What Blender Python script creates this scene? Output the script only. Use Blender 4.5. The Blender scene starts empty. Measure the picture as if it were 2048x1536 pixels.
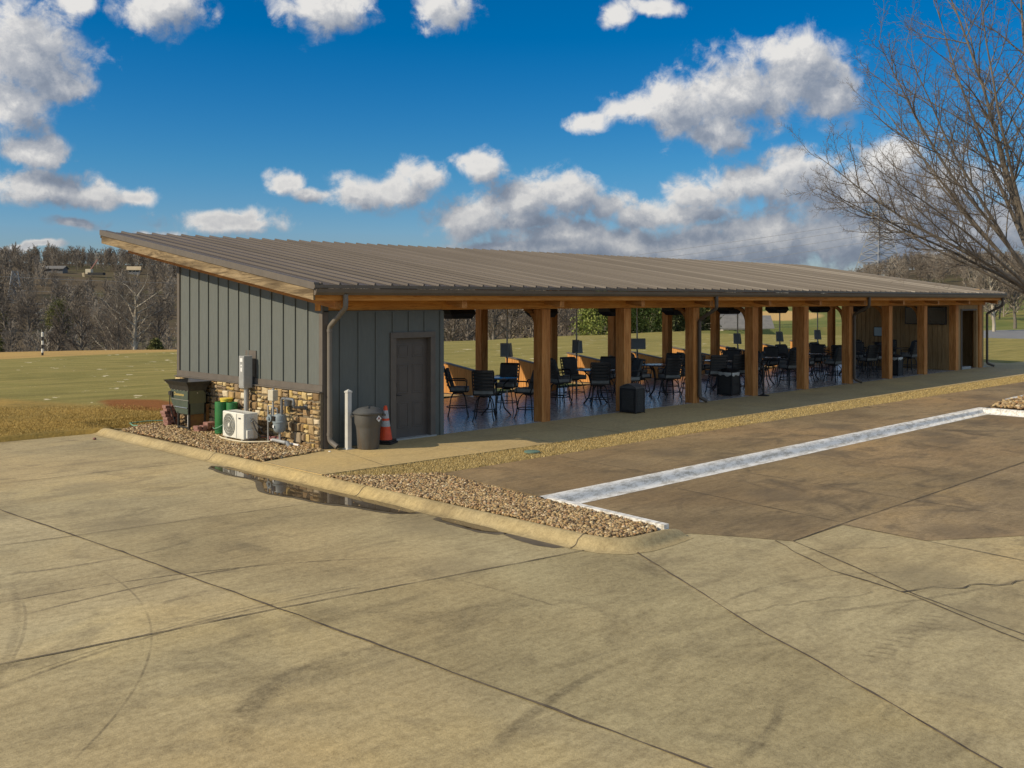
import bpy, math, random
import numpy as np
from mathutils import Vector, Matrix

S = bpy.context.scene
C = S.collection
rad = math.radians
PI = math.pi

# ------------------------------------------------------------------ camera
YAW = 0.7786                      # view direction, from +Y towards +X
CAMP = Vector((-10.694, -15.928, 2.825))
cd = bpy.data.cameras.new('camera')
cam = bpy.data.objects.new('camera', cd)
C.objects.link(cam)
cam.location = CAMP
cam.rotation_euler = (PI/2, 0, -YAW)
cd.sensor_width = 36.0
cd.lens = 1992.83/2048*36.0
cd.shift_y = -167.8/2048
cd.clip_start = 0.1
cd.clip_end = 5000
S.camera = cam
FPX, HY = 1992.83, 600.2

def pix_dir(u, v):
    """azimuth / elevation of a direction in the photograph"""
    az = YAW + math.atan((u-1024)/FPX)
    el = math.atan((HY-v)/FPX*math.cos(az-YAW))
    return az, el

# ------------------------------------------------------------------ light
LIGHT = Vector((1.45, -0.60, -1.0)).normalized()        # travel direction of sunlight
SUN = -LIGHT
sd = bpy.data.lights.new('sun', 'SUN')
sd.energy = 5.0
sd.angle = rad(0.55)
sd.color = (1.0, 0.85, 0.62)
so = bpy.data.objects.new('sun', sd)
C.objects.link(so)
so.location = (-30, 20, 40)
so.rotation_euler = LIGHT.to_track_quat('-Z', 'Y').to_euler()
SUN_EL = math.asin(SUN.z)
SUN_AZ = math.atan2(SUN.x, SUN.y)

S.view_settings.view_transform = 'Standard'
S.view_settings.look = 'None'
S.view_settings.gamma = 1.0
S.view_settings.exposure = -0.12
S.cycles.use_denoising = True
S.cycles.max_bounces = 8
S.cycles.transparent_max_bounces = 6
S.cycles.sample_clamp_indirect = 6

# ------------------------------------------------------------------ world: clear winter sky with cumulus
W = bpy.data.worlds.new('World')
S.world = W
W.use_nodes = True

class NT:
    """tiny node helper"""
    def __init__(s, tree): s.t = tree; s.n = tree.nodes; s.l = tree.links
    def _set(s, sock, v):
        if v is None: return
        if hasattr(v, 'is_output') or isinstance(v, bpy.types.NodeSocket): s.l.new(v, sock)
        else: sock.default_value = v
    def math(s, op, a, b=None, c=None, clamp=False):
        n = s.n.new('ShaderNodeMath'); n.operation = op; n.use_clamp = clamp
        s._set(n.inputs[0], a); s._set(n.inputs[1], b)
        if c is not None: s._set(n.inputs[2], c)
        return n.outputs[0]
    def vmath(s, op, a, b=None):
        n = s.n.new('ShaderNodeVectorMath'); n.operation = op
        s._set(n.inputs[0], a); s._set(n.inputs[1], b)
        return n.outputs['Value'] if op in ('LENGTH', 'DOT_PRODUCT', 'DISTANCE') else n.outputs[0]
    def noise(s, vec, scale, detail=4, rough=0.55, dist=0.0):
        n = s.n.new('ShaderNodeTexNoise'); s._set(n.inputs['Vector'], vec)
        n.inputs['Scale'].default_value = scale; n.inputs['Detail'].default_value = detail
        n.inputs['Roughness'].default_value = rough; n.inputs['Distortion'].default_value = dist
        return n.outputs['Fac']
    def voro(s, vec, scale, feature='F1', rnd=1.0):
        n = s.n.new('ShaderNodeTexVoronoi'); n.feature = feature; s._set(n.inputs['Vector'], vec)
        n.inputs['Scale'].default_value = scale; n.inputs['Randomness'].default_value = rnd
        return n
    def mr(s, v, a, b, c=0.0, d=1.0, smooth=False):
        n = s.n.new('ShaderNodeMapRange'); n.clamp = True
        if smooth: n.interpolation_type = 'SMOOTHSTEP'
        s._set(n.inputs[0], v)
        for i, x in enumerate((a, b, c, d)): s._set(n.inputs[i+1], x)
        return n.outputs[0]
    def mix(s, f, a, b, mode='MIX'):
        n = s.n.new('ShaderNodeMix'); n.data_type = 'RGBA'; n.blend_type = mode
        s._set(n.inputs[0], f); s._set(n.inputs[6], c4(a)); s._set(n.inputs[7], c4(b))
        return n.outputs[2]
    def ramp(s, f, stops, interp='LINEAR'):
        n = s.n.new('ShaderNodeValToRGB'); s._set(n.inputs[0], f); r = n.color_ramp; r.interpolation = interp
        while len(r.elements) < len(stops): r.elements.new(0.5)
        for e, (p, c) in zip(r.elements, stops): e.position = p; e.color = c4(c)
        return n.outputs[0]
    def sep(s, v):
        n = s.n.new('ShaderNodeSeparateXYZ'); s._set(n.inputs[0], v); return n.outputs
    def comb(s, x, y, z):
        n = s.n.new('ShaderNodeCombineXYZ')
        for i, v in enumerate((x, y, z)): s._set(n.inputs[i], v)
        return n.outputs[0]
    def mapping(s, v, loc=(0, 0, 0), rot=(0, 0, 0), scale=(1, 1, 1)):
        n = s.n.new('ShaderNodeMapping'); s._set(n.inputs[0], v)
        n.inputs[1].default_value = loc; n.inputs[2].default_value = rot; n.inputs[3].default_value = scale
        return n.outputs[0]
    def coord(s, k='Object'):
        return s.n.new('ShaderNodeTexCoord').outputs[k]
    def bump(s, h, strength=0.3, dist=0.01):
        n = s.n.new('ShaderNodeBump'); n.inputs['Strength'].default_value = strength; n.inputs['Distance'].default_value = dist
        s._set(n.inputs['Height'], h); return n.outputs[0]

def c4(c):
    if isinstance(c, (tuple, list)) and len(c) == 3: return (c[0], c[1], c[2], 1.0)
    return c

CLOUDS = [  # u, v, half width, half height (where they stand in the sky, in picture units)
 (55,110,115,115),(30,215,70,60),(125,165,60,45),(150,5,38,38),(325,8,95,62),(650,22,105,55),(890,12,75,45),(1230,30,45,30),(1310,15,60,22),
 (65,300,75,34),(92,372,95,42),(190,388,95,28),(262,392,55,20),(150,447,75,16),(460,442,125,26),(565,368,48,30),(615,392,50,18),
 (725,388,72,44),(800,385,70,40),(850,352,60,34),(965,333,66,42),(935,440,95,48),(1040,405,95,62),(1140,388,85,58),(1215,412,58,34),(1060,445,120,35),
 (1180,240,55,26),(1270,215,80,36),(1370,215,100,75),(1480,185,120,90),(1590,140,105,80),(1660,190,70,65),(1440,262,80,45),
 (1395,390,75,36),(1490,375,110,58),(1600,345,105,55),(1700,390,140,70),(1290,438,85,30),(1370,432,95,30),
 (1230,492,330,46),(1520,478,330,62),(1400,512,380,44),(1740,470,280,85),(1130,470,200,40),(1000,492,130,18),(1830,400,170,110),(1790,330,90,60),(1930,470,200,80),(60,494,60,9),(330,474,60,12),(1850,500,200,40)]

def build_world():
    K = 20.0                                  # sky units: 1 unit = 0.05 rad
    g = bpy.data.node_groups.new('cloud_density', 'ShaderNodeTree')
    g.interface.new_socket('P', in_out='INPUT', socket_type='NodeSocketVector')
    g.interface.new_socket('D', in_out='OUTPUT', socket_type='NodeSocketFloat')
    h = NT(g)
    gi = g.nodes.new('NodeGroupInput'); go = g.nodes.new('NodeGroupOutput')
    P = gi.outputs[0]
    wob = h.noise(P, 1.1, 3, 0.5)
    wob2 = h.noise(h.vmath('ADD', P, (7.3, 2.1, 4.4)), 1.1, 3, 0.5)
    off = h.comb(h.math('MULTIPLY_ADD', wob, 0.7, -0.35), h.math('MULTIPLY_ADD', wob2, 0.5, -0.25), 0.0)
    Q = h.vmath('ADD', P, off)
    best = None
    for (u, v, ru, rv) in CLOUDS:
        az, el = pix_dir(u, v)
        d = h.vmath('MULTIPLY', h.vmath('SUBTRACT', Q, (az*K, el*K, 0)), (FPX/ru/K, FPX/rv/K, 0))
        ln = h.vmath('LENGTH', d)
        best = ln if best is None else h.math('SMOOTH_MIN', best, ln, 0.22)
    base = h.math('MAXIMUM', h.math('SUBTRACT', 1.0, best), -0.62)
    n1 = h.noise(P, 1.7, 10, 0.64, 0.25)
    vv = h.voro(h.vmath('ADD', P, h.comb(h.math('MULTIPLY', n1, 0.5), n1, 0.0)), 3.4, 'SMOOTH_F1')
    puff = h.math('SUBTRACT', 0.42, vv.outputs['Distance'])
    tot = h.math('ADD', base, h.math('MULTIPLY_ADD', n1, 1.75, -0.88))
    tot = h.math('ADD', tot, h.math('MULTIPLY', puff, 0.22))
    g.links.new(tot, go.inputs[0])

    w = NT(W.node_tree)
    for n in list(w.n): w.n.remove(n)
    out = w.n.new('ShaderNodeOutputWorld'); bg = w.n.new('ShaderNodeBackground')
    sky = w.n.new('ShaderNodeTexSky'); sky.sky_type = 'NISHITA'; sky.sun_disc = False
    sky.sun_elevation = SUN_EL; sky.sun_rotation = SUN_AZ % (2*PI)
    sky.altitude = 300; sky.air_density = 1.0; sky.dust_density = 0.35; sky.ozone_density = 2.2
    hs = w.n.new('ShaderNodeHueSaturation'); hs.inputs['Saturation'].default_value = 1.62; hs.inputs['Value'].default_value = 1.0
    hs.inputs['Hue'].default_value = 0.492
    w.l.new(sky.outputs[0], hs.inputs['Color'])
    dirv = w.coord('Generated')
    x, y, z = w.sep(dirv)
    # turn the seam of the azimuth away from the photographed part of the sky
    az = w.math('ARCTAN2', x, y)
    el = w.math('ARCSINE', w.math('MINIMUM', w.math('MAXIMUM', z, -1.0), 1.0))
    P = w.comb(w.math('MULTIPLY', az, K), w.math('MULTIPLY', el, K), 0.0)
    def dens(vec):
        n = w.n.new('ShaderNodeGroup'); n.node_tree = g; w.l.new(vec, n.inputs[0]); return n.outputs[0]
    # unseen bright cumulus added overhead and behind the camera as neutral fill light
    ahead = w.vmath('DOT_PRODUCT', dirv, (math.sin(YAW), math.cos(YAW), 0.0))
    fill_bank = w.math('MULTIPLY', w.mr(ahead, 0.62, 0.10, 0.0, 0.95), w.mr(el, 0.0, 0.12))
    d0 = w.math('ADD', dens(P), fill_bank)
    d1 = w.math('ADD', dens(w.vmath('ADD', P, (-0.34, 0.44, 0))), fill_bank)
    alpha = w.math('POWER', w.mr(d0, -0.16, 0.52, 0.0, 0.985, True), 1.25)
    lit = w.math('MULTIPLY_ADD', w.math('SUBTRACT', d0, d1), 0.72, 0.40, clamp=True)
    lit = w.math('MULTIPLY', lit, w.mr(el, 0.02, 0.14, 0.72, 1.0))
    fine = w.noise(P, 7.0, 6, 0.65)
    lit = w.math('ADD', lit, w.math('MULTIPLY_ADD', fine, 0.30, -0.15), clamp=True)
    thin = w.mr(d0, 0.0, 0.75, 0.32, 0.0)
    lit = w.math('ADD', lit, thin, clamp=True)
    lit = w.math('ADD', lit, w.math('MULTIPLY', w.mr(ahead, 0.60, 0.1), 0.22), clamp=True)  # extra brightness for the added fill clouds out of view
    ccol = w.ramp(lit, [(0.0, (2.1, 2.6, 3.5)), (0.35, (3.3, 3.8, 4.7)), (0.68, (5.9, 6.1, 6.5)), (1.0, (9.6, 9.4, 9.1))])
    low = w.mr(el, 0.0, 0.16, 0.78, 1.0)
    ccol = w.vmath('SCALE', ccol) if False else w.mix(1.0, ccol, w.comb(low, low, low), 'MULTIPLY')
    skyc = w.mix(1.0, hs.outputs[0], (0.62, 0.88, 1.12), 'MULTIPLY')
    ccol = w.mix(w.mr(ahead, 0.6, 0.2), ccol, w.mix(1.0, ccol, (0.86, 0.98, 1.10), 'MULTIPLY'))  # bluer tint keeps the added fill clouds neutral in the shadows
    lowsky = w.mr(el, 0.0, 0.13)
    skyc = w.mix(1.0, skyc, w.comb(w.math('MULTIPLY_ADD', lowsky, -.15, 1.15), w.math('MULTIPLY_ADD', lowsky, .18, .82), 1.0), 'MULTIPLY')
    col = w.mix(alpha, skyc, ccol)
    w.l.new(col, bg.inputs[0]); bg.inputs[1].default_value = 0.09
    w.l.new(bg.outputs[0], out.inputs[0])
build_world()

# ------------------------------------------------------------------ mesh helpers
class MB:
    def __init__(s): s.v = []; s.f = []; s.c = []; s.a = 0.5; s.att = []
    def add(s, vs, fs, a=None):
        k = len(s.v); s.v.extend([tuple(p) for p in vs]); s.f.extend([tuple(i+k for i in f) for f in fs])
        s.att.extend([s.a if a is None else a]*len(vs)); return s
    def box(s, x0, x1, y0, y1, z0, z1, a=None):
        x0, x1 = min(x0, x1), max(x0, x1); y0, y1 = min(y0, y1), max(y0, y1); z0, z1 = min(z0, z1), max(z0, z1)
        return s.add([(x0,y0,z0),(x1,y0,z0),(x1,y1,z0),(x0,y1,z0),(x0,y0,z1),(x1,y0,z1),(x1,y1,z1),(x0,y1,z1)],
              [(0,3,2,1),(4,5,6,7),(0,1,5,4),(1,2,6,5),(2,3,7,6),(3,0,4,7)], a)
    def obox(s, c, ax, ay, az, a=None):
        c = Vector(c); ax = Vector(ax); ay = Vector(ay); az = Vector(az)
        P = [c+ax*i+ay*j+az*k for k in (-1,1) for j in (-1,1) for i in (-1,1)]
        return s.add(P, [(0,2,3,1),(4,5,7,6),(0,1,5,4),(1,3,7,5),(3,2,6,7),(2,0,4,6)], a)
    def bar(s, p, q, w, h, up=(0,0,1), a=None):
        p = Vector(p); q = Vector(q); d = (q-p); L = d.length; d.normalize()
        r = d.cross(Vector(up))
        if r.length < 1e-5: r = d.cross(Vector((1,0,0)))
        r.normalize(); u = r.cross(d)
        return s.obox((p+q)/2, d*L/2, r*w/2, u*h/2, a)
    def tube(s, pts, r, n=8, cap=True, a=None):
        pts = [Vector(p) for p in pts]; m = len(pts)
        rs = r if isinstance(r, (list, tuple)) else [r]*m
        vs = []; fs = []; side = None
        for i, p in enumerate(pts):
            d = (pts[min(i+1, m-1)]-pts[max(i-1, 0)])
            if d.length < 1e-9: d = Vector((0,0,1))
            d.normalize()
            if side is None:
                side = d.cross(Vector((0,0,1)))
                if side.length < 1e-3: side = d.cross(Vector((1,0,0)))
            side = side - d*side.dot(d)
            if side.length < 1e-6: side = d.orthogonal()
            side.normalize(); up = d.cross(side)
            for k in range(n):
                t = 2*PI*k/n
                vs.append(p+(side*math.cos(t)+up*math.sin(t))*rs[i])
        for i in range(m-1):
            for k in range(n):
                fs.append((i*n+k, i*n+(k+1)%n, (i+1)*n+(k+1)%n, (i+1)*n+k))
        if cap:
            fs.append(tuple(range(n-1, -1, -1))); fs.append(tuple(range((m-1)*n, m*n)))
        return s.add(vs, fs, a)
    def ring(s, c, R, r, n=20, k=5, a=None):
        c = Vector(c); vs = []; fs = []
        for i in range(n):
            t = 2*PI*i/n
            for j in range(k):
                q = 2*PI*j/k
                vs.append(c+Vector(((R+r*math.cos(q))*math.cos(t), (R+r*math.cos(q))*math.sin(t), r*math.sin(q))))
        for i in range(n):
            for j in range(k):
                fs.append((i*k+j, ((i+1)%n)*k+j, ((i+1)%n)*k+(j+1)%k, i*k+(j+1)%k))
        return s.add(vs, fs, a)
    def lathe(s, c, prof, n=24, a=None, capb=True, capt=True):
        c = Vector(c); vs = []; fs = []; m = len(prof)
        for (r, z) in prof:
            for k in range(n):
                t = 2*PI*k/n; vs.append((c.x+r*math.cos(t), c.y+r*math.sin(t), c.z+z))
        for i in range(m-1):
            for k in range(n): fs.append((i*n+k, i*n+(k+1)%n, (i+1)*n+(k+1)%n, (i+1)*n+k))
        if capb: fs.append(tuple(range(n-1, -1, -1)))
        if capt: fs.append(tuple(range((m-1)*n, m*n)))
        return s.add(vs, fs, a)
    def prism(s, poly, off, a=None):
        """poly: list of 3-D points, extruded by vector off"""
        off = Vector(off); n = len(poly); P = [Vector(p) for p in poly]; Q = [p+off for p in P]
        fs = [tuple(range(n-1, -1, -1)), tuple(range(n, 2*n))]+[(i, (i+1)%n, n+(i+1)%n, n+i) for i in range(n)]
        return s.add(P+Q, fs, a)
    def poly(s, pts, a=None): return s.add(pts, [tuple(range(len(pts)))], a)
    def build(s, name, m, parent=None, smooth=None, bevel=0.0, attr=False, recalc=False):
        me = bpy.data.meshes.new(name)
        off = Vector((0,0,0)); p = parent
        while p is not None: off = off+Vector(p.location); p = p.parent
        vs = s.v if off.length < 1e-9 else [(q[0]-off.x, q[1]-off.y, q[2]-off.z) for q in s.v]
        me.from_pydata(vs, [], s.f)
        for mm in (m if isinstance(m, (list, tuple)) else [m]): me.materials.append(mm)
        if attr:
            at = me.attributes.new('rnd', 'FLOAT', 'POINT'); at.data.foreach_set('value', s.att)
        me.validate(clean_customdata=False); me.update()
        if smooth is not None:
            me.polygons.foreach_set('use_smooth', [True]*len(me.polygons))
            me.set_sharp_from_angle(angle=rad(smooth))
        o = bpy.data.objects.new(name, me); C.objects.link(o)
        if parent is not None: o.parent = parent
        if bevel > 0:
            b = o.modifiers.new('bevel', 'BEVEL'); b.width = bevel; b.segments = 2; b.limit_method = 'ANGLE'; b.angle_limit = rad(35)
        return o

def np_mesh(name, verts, faces, m, attr=None, parent=None, smooth=False):
    """verts (N,3), faces (M,k) all of one size"""
    me = bpy.data.meshes.new(name)
    n, k = faces.shape
    me.vertices.add(len(verts)); me.vertices.foreach_set('co', np.asarray(verts, np.float32).ravel())
    me.loops.add(n*k); me.loops.foreach_set('vertex_index', np.asarray(faces, np.int32).ravel())
    me.polygons.add(n); me.polygons.foreach_set('loop_start', np.arange(0, n*k, k, dtype=np.int32))
    me.polygons.foreach_set('loop_total', np.full(n, k, np.int32))
    if smooth: me.polygons.foreach_set('use_smooth', np.ones(n, bool))
    if attr is not None:
        at = me.attributes.new('rnd', 'FLOAT', 'POINT'); at.data.foreach_set('value', np.asarray(attr, np.float32))
    me.materials.append(m); me.update(calc_edges=True)
    o = bpy.data.objects.new(name, me); C.objects.link(o)
    if parent is not None: o.parent = parent
    return o

def tag(o, label, cat=None, group=None, kind=None):
    o['label'] = label
    if cat: o['category'] = cat
    if group: o['group'] = group
    if kind: o['kind'] = kind
    return o
def struct(o, label, cat): return tag(o, label, cat, None, 'structure')
def thing(name, label, cat, loc=(0,0,0), group=None):
    o = bpy.data.objects.new(name, None); C.objects.link(o); o.location = loc; o.empty_display_size = 0.2
    return tag(o, label, cat, group)
def dup(root, loc, rotz=0.0, label=None):
    r = root.copy(); C.objects.link(r); r.location = loc; r.rotation_euler = (0, 0, rotz)
    if label: r['label'] = label
    for ch in list(root.children):
        c = ch.copy(); C.objects.link(c); c.parent = r
        for g in list(ch.children):
            d = g.copy(); C.objects.link(d); d.parent = c
    return r

# ------------------------------------------------------------------ materials
def new_mat(name):
    m = bpy.data.materials.new(name); m.use_nodes = True; t = NT(m.node_tree)
    b = t.n.get('Principled BSDF'); return m, t, b
def pm(name, c1, c2=None, rough=0.6, scale=4.0, stretch=(1,1,1), detail=4, contrast=(0.35, 0.65), bump=0.0, bscale=None, metal=0.0, spec=0.5, bdist=0.01, rnd=False, c3=None):
    m, t, b = new_mat(name)
    co = t.mapping(t.coord('Object'), scale=stretch)
    if rnd:
        oi = t.n.new('ShaderNodeObjectInfo')
        co = t.vmath('ADD', co, t.comb(t.math('MULTIPLY', oi.outputs['Random'], 37.0), t.math('MULTIPLY', oi.outputs['Random'], 11.0), 0.0))
    f = t.noise(co, scale, detail, 0.6)
    col = t.mix(t.mr(f, contrast[0], contrast[1]), c1, c2 or c1)
    if c3 is not None:
        col = t.mix(t.mr(t.noise(t.vmath('ADD', co, (5.1, 3.3, 1.7)), scale*0.23, 3, 0.5), 0.52, 0.75, 0.0, 0.8), col, c3)
    t.l.new(col, b.inputs['Base Color']); b.inputs['Roughness'].default_value = rough
    b.inputs['Metallic'].default_value = metal; b.inputs['Specular IOR Level'].default_value = spec
    if bump > 0:
        hf = t.noise(co, bscale or scale*4, 4, 0.6)
        t.l.new(t.bump(hf, bump, bdist), b.inputs['Normal'])
    return m

def wood(name, axis, cA, cB, cC, rough=0.7, mott=0.5):
    """grain runs along axis (0,1,2)"""
    m, t, b = new_mat(name)
    st = [9.0, 9.0, 9.0]; st[axis] = 0.7
    co0 = t.coord('Object')
    oi = t.n.new('ShaderNodeObjectInfo')
    co = t.vmath('ADD', t.mapping(co0, scale=tuple(st)), t.comb(t.math('MULTIPLY', oi.outputs['Random'], 31.0), 0.0, t.math('MULTIPLY', oi.outputs['Random'], 17.0)))
    n = t.noise(co, 3.0, 7, 0.70, 0.5)
    st2 = [3.0, 3.0, 3.0]; st2[axis] = 0.5
    n2 = t.noise(t.mapping(co0, scale=tuple(st2)), 1.0, 3, 0.6)
    col = t.ramp(n, [(0.30, cC), (0.46, cA), (0.66, cB)])
    col = t.mix(t.mr(n2, 0.45, 0.7, 0, mott), col, cC)
    n3 = t.noise(t.mapping(co, scale=(.5,.5,.5)), 2.4, 5, .7, .6)
    col = t.mix(t.mr(n3, .5, .62, 0, mott), col, cC)
    t.l.new(col, b.inputs['Base Color']); b.inputs['Roughness'].default_value = rough; b.inputs['Specular IOR Level'].default_value = 0.25
    t.l.new(t.bump(n, 0.35, 0.006), b.inputs['Normal'])
    return m

def attr_mat(name, stops, rough=0.7, noise=None, bump=0.0, spec=0.4):
    m, t, b = new_mat(name)
    a = t.n.new('ShaderNodeAttribute'); a.attribute_name = 'rnd'
    col = t.ramp(a.outputs['Fac'], stops)
    if noise:
        f = t.noise(t.coord('Object'), noise, 5, 0.65)
        col = t.mix(t.mr(f, 0.3, 0.75, 0.0, 0.55), col, t.mix(1.0, col, (0.42, 0.40, 0.38), 'MULTIPLY'))
        if bump: t.l.new(t.bump(f, bump, 0.02), b.inputs['Normal'])
    t.l.new(col, b.inputs['Base Color']); b.inputs['Roughness'].default_value = rough; b.inputs['Specular IOR Level'].default_value = spec
    return m

def arc_marks(t, x, y, arcs, brk):
    """tyre marks: union of arcs (centre, radius, width, strength, x range) broken up by noise"""
    tot = None
    for (cx, cy, R, wd, st, mx, my, ln) in arcs:
        d = t.vmath('LENGTH', t.comb(t.math('SUBTRACT', x, cx), t.math('SUBTRACT', y, cy), 0.0))
        e = t.math('ABSOLUTE', t.math('SUBTRACT', d, R))
        k = t.math('MULTIPLY', t.mr(e, wd*0.35, wd*1.15, 1.0, 0.0, True), st)
        dm = t.vmath('LENGTH', t.comb(t.math('SUBTRACT', x, mx), t.math('SUBTRACT', y, my), 0.0))
        k = t.math('MULTIPLY', k, t.mr(dm, ln*.7, ln*1.05, 1.0, 0.0, True))
        tot = k if tot is None else t.math('MAXIMUM', tot, k)
    return t.math('MULTIPLY', tot, brk)

def concrete(name, base, light, dark, warm, marks=None, rough=0.8, stain=1.0, big=0.35, slabs=()):
    m, t, b = new_mat(name)
    co = t.coord('Object'); x, y, z = t.sep(co)
    n1 = t.noise(co, big, 5, 0.6, 0.6)
    n2 = t.noise(t.mapping(co, rot=(0, 0, 0.5), scale=(0.5, 1.6, 1)), 1.3, 6, 0.65, 0.5)
    n3 = t.noise(co, 14.0, 5, 0.7)
    n4 = t.noise(co, 0.16, 3, 0.5)
    n5 = t.noise(co, 120.0, 2, 0.6)
    col = t.mix(t.mr(n1, 0.36, 0.66), base, light)
    col = t.mix(t.mr(n4, 0.42, 0.62, 0, 0.75), col, warm)
    n7 = t.noise(t.vmath('ADD', co, (11.3, 4.2, 0)), 0.23, 5, 0.6, 0.8)
    col = t.mix(t.mr(n7, 0.50, 0.66, 0, 0.6*stain), col, t.mix(1.0, col, (0.65, 0.64, 0.63), 'MULTIPLY'))
    col = t.mix(t.mr(n7, 0.34, 0.46, 0.6, 0.0), col, t.mix(1.0, col, (1.26, 1.20, 1.04), 'MULTIPLY'))
    col = t.mix(t.mr(n2, 0.51, 0.75, 0, 0.66*stain), col, dark)
    blot = t.noise(t.vmath('ADD', co, (3.7, 9.1, 0)), 0.8, 5, 0.62, 1.2)
    col = t.mix(t.mr(blot, 0.54, 0.70, 0, 0.62*stain), col, dark)
    if marks:
        # faint row of tyre-lug smears: strokes repeated along a line, fading sideways
        ax, ay, bx, by = -3.0, -12.08, -1.05, -11.98
        L_ = math.hypot(bx-ax, by-ay); ux, uy = (bx-ax)/L_, (by-ay)/L_
        px_, py_ = t.math('SUBTRACT', x, ax), t.math('SUBTRACT', y, ay)
        ta = t.math('ADD', t.math('MULTIPLY', px_, ux), t.math('MULTIPLY', py_, uy))
        sa = t.math('ADD', t.math('MULTIPLY', px_, -uy), t.math('MULTIPLY', py_, ux))
        wv = t.math('SINE', t.math('ADD', t.math("MULTIPLY", ta, 48.0), t.math('ADD', t.math("MULTIPLY", sa, 16.0), t.math('MULTIPLY', n1, 6.0))))
        lug = t.math('MULTIPLY', t.mr(wv, .1, .8), t.math('MULTIPLY', t.mr(sa, -.30, -.03, 0.0, 1.0, True), t.mr(sa, .0, .03, 1.0, 0.0, True)))
        lug = t.math('MULTIPLY', lug, t.math('MULTIPLY', t.mr(ta, .0, .25, 0.0, 1.0, True), t.mr(ta, L_*.85, L_, 1.0, 0.0, True)))
        col = t.mix(t.math('MULTIPLY', lug, t.mr(n3, .3, .6, .15, .5)), col, dark)
        brk = t.mr(t.noise(co, 2.6, 4, 0.65), 0.30, 0.56)
        tm = arc_marks(t, x, y, marks, brk)
        col = t.mix(t.math('MULTIPLY', tm, t.mr(n3, 0.25, 0.6, 0.5, 1.0)), col, (0.085, 0.066, 0.042))
    fs = t.noise(t.mapping(co, rot=(0, 0, 0.12), scale=(0.7, 3.2, 1)), 3.5, 6, 0.72, 0.3)
    col = t.mix(t.mr(fs, 0.46, 0.72, 0, 0.5*stain+.1), col, t.mix(1.0, col, (0.66, 0.64, 0.60), 'MULTIPLY'))
    col = t.mix(t.mr(fs, 0.30, 0.44, 0.35, 0.0), col, t.mix(1.0, col, (1.22, 1.2, 1.15), 'MULTIPLY'))
    col = t.mix(t.mr(n3, 0.42, 0.68, 0, 0.6), col, t.mix(1.0, col, (0.58, 0.56, 0.52), 'MULTIPLY'))
    n6 = t.noise(co, 45.0, 3, 0.7)
    col = t.mix(t.mr(n6, 0.45, 0.68, 0, 0.42), col, t.mix(1.0, col, (0.62, 0.60, 0.56), 'MULTIPLY'))
    col = t.mix(t.mr(n6, 0.30, 0.42, 0.28, 0.0), col, t.mix(1.0, col, (1.28, 1.26, 1.2), 'MULTIPLY'))
    col = t.mix(t.mr(n5, 0.55, 0.72, 0, 0.5), col, t.mix(1.0, col, (0.45, 0.42, 0.4), 'MULTIPLY'))
    for (A, B, Cc, lo, hi) in slabs:          # each poured slab has its own tone
        sgn = t.math('ADD', t.math('MULTIPLY', x, A), t.math('MULTIPLY_ADD', y, B, Cc))
        k = t.mr(sgn, -.01, .01, lo, hi)
        col = t.mix(1.0, col, t.comb(k, k, t.math('MULTIPLY_ADD', k, 1.3, -.3)), 'MULTIPLY')
    oil = t.voro(t.vmath('ADD', co, t.comb(t.math('MULTIPLY', n3, .25), t.math('MULTIPLY', n2, .3), 0.0)), 0.42)
    col = t.mix(t.mr(oil.outputs['Distance'], .10, .30, .42*stain, 0.0, True), col, dark)
    agg = t.voro(co, 60.0)
    col = t.mix(t.mr(agg.outputs['Distance'], .05, .22, .35, 0.0), col, t.mix(1.0, col, (.55,.5,.45), 'MULTIPLY'))
    spk = t.voro(co, 5.5)
    col = t.mix(t.mr(spk.outputs['Distance'], 0.02, 0.035, 0.75, 0.0), col, (0.06, 0.05, 0.035))
    t.l.new(col, b.inputs['Base Color']); b.inputs['Roughness'].default_value = rough; b.inputs['Specular IOR Level'].default_value = 0.3
    t.l.new(t.bump(t.math('ADD', t.math('ADD', n3, n6), t.math('MULTIPLY', n5, 0.5)), 0.35, 0.010), b.inputs['Normal'])
    return m

M = {}
TYRES = [(-6.0,-10.47,1.417,.14,.50,-6.53,-9.14,1.25), (-6.506,-10.14,.81,.05,.5,-7.04,-9.53,.6), (-7.50,-11.80,6.331,.022,.9,-5.5,-5.82,2.3), (-6.06,-12.42,6.529,.03,.75,-5.92,-5.89,1.6), (-5.88,-14.02,6.652,.03,.6,-6.78,-7.4,2.7),
         (-5.87,-13.89,6.605,.015,.5,-6.74,-7.31,2.7), (-12.24,-4.93,6.004,.014,.5,-6.77,-7.5,2.6), (-18.74,-2.12,11.957,.05,.3,-7.74,-6.81,2.2), (-13.66,-4.02,6.608,.02,.45,-7.69,-6.86,1.6), (-5.99,-1.70,2.914,.05,.55,-5.92,-4.61,1.2),
         (-4.28,-17.72,11.315,.05,.8,-6.02,-6.54,.3), (-14.07,-9.41,10.47,.03,.4,-3.63,-8.59,.9), (-2.03,-13.46,3.044,.03,.45,-1.11,-10.56,1.4), (3.36,-.95,11.6,.04,.4,-.52,-11.89,1.8), (-3.84,-17.02,6.32,.06,.5,-5.31,-10.87,.9), (-5.36,-9.72,2.677,.05,.5,-4.6,-12.29,.6)]
M['lot'] = concrete('lot_concrete', (.425,.352,.200), (.505,.428,.250), (.205,.166,.098), (.515,.395,.205), TYRES, stain=0.95, slabs=((.146,1,8.40,.94,1.03),(1,.0514,6.0,1.04,.97),(1,-.50,-2.75,.96,1.07),(.1,1,3.75,1.0,1.05)))
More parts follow.
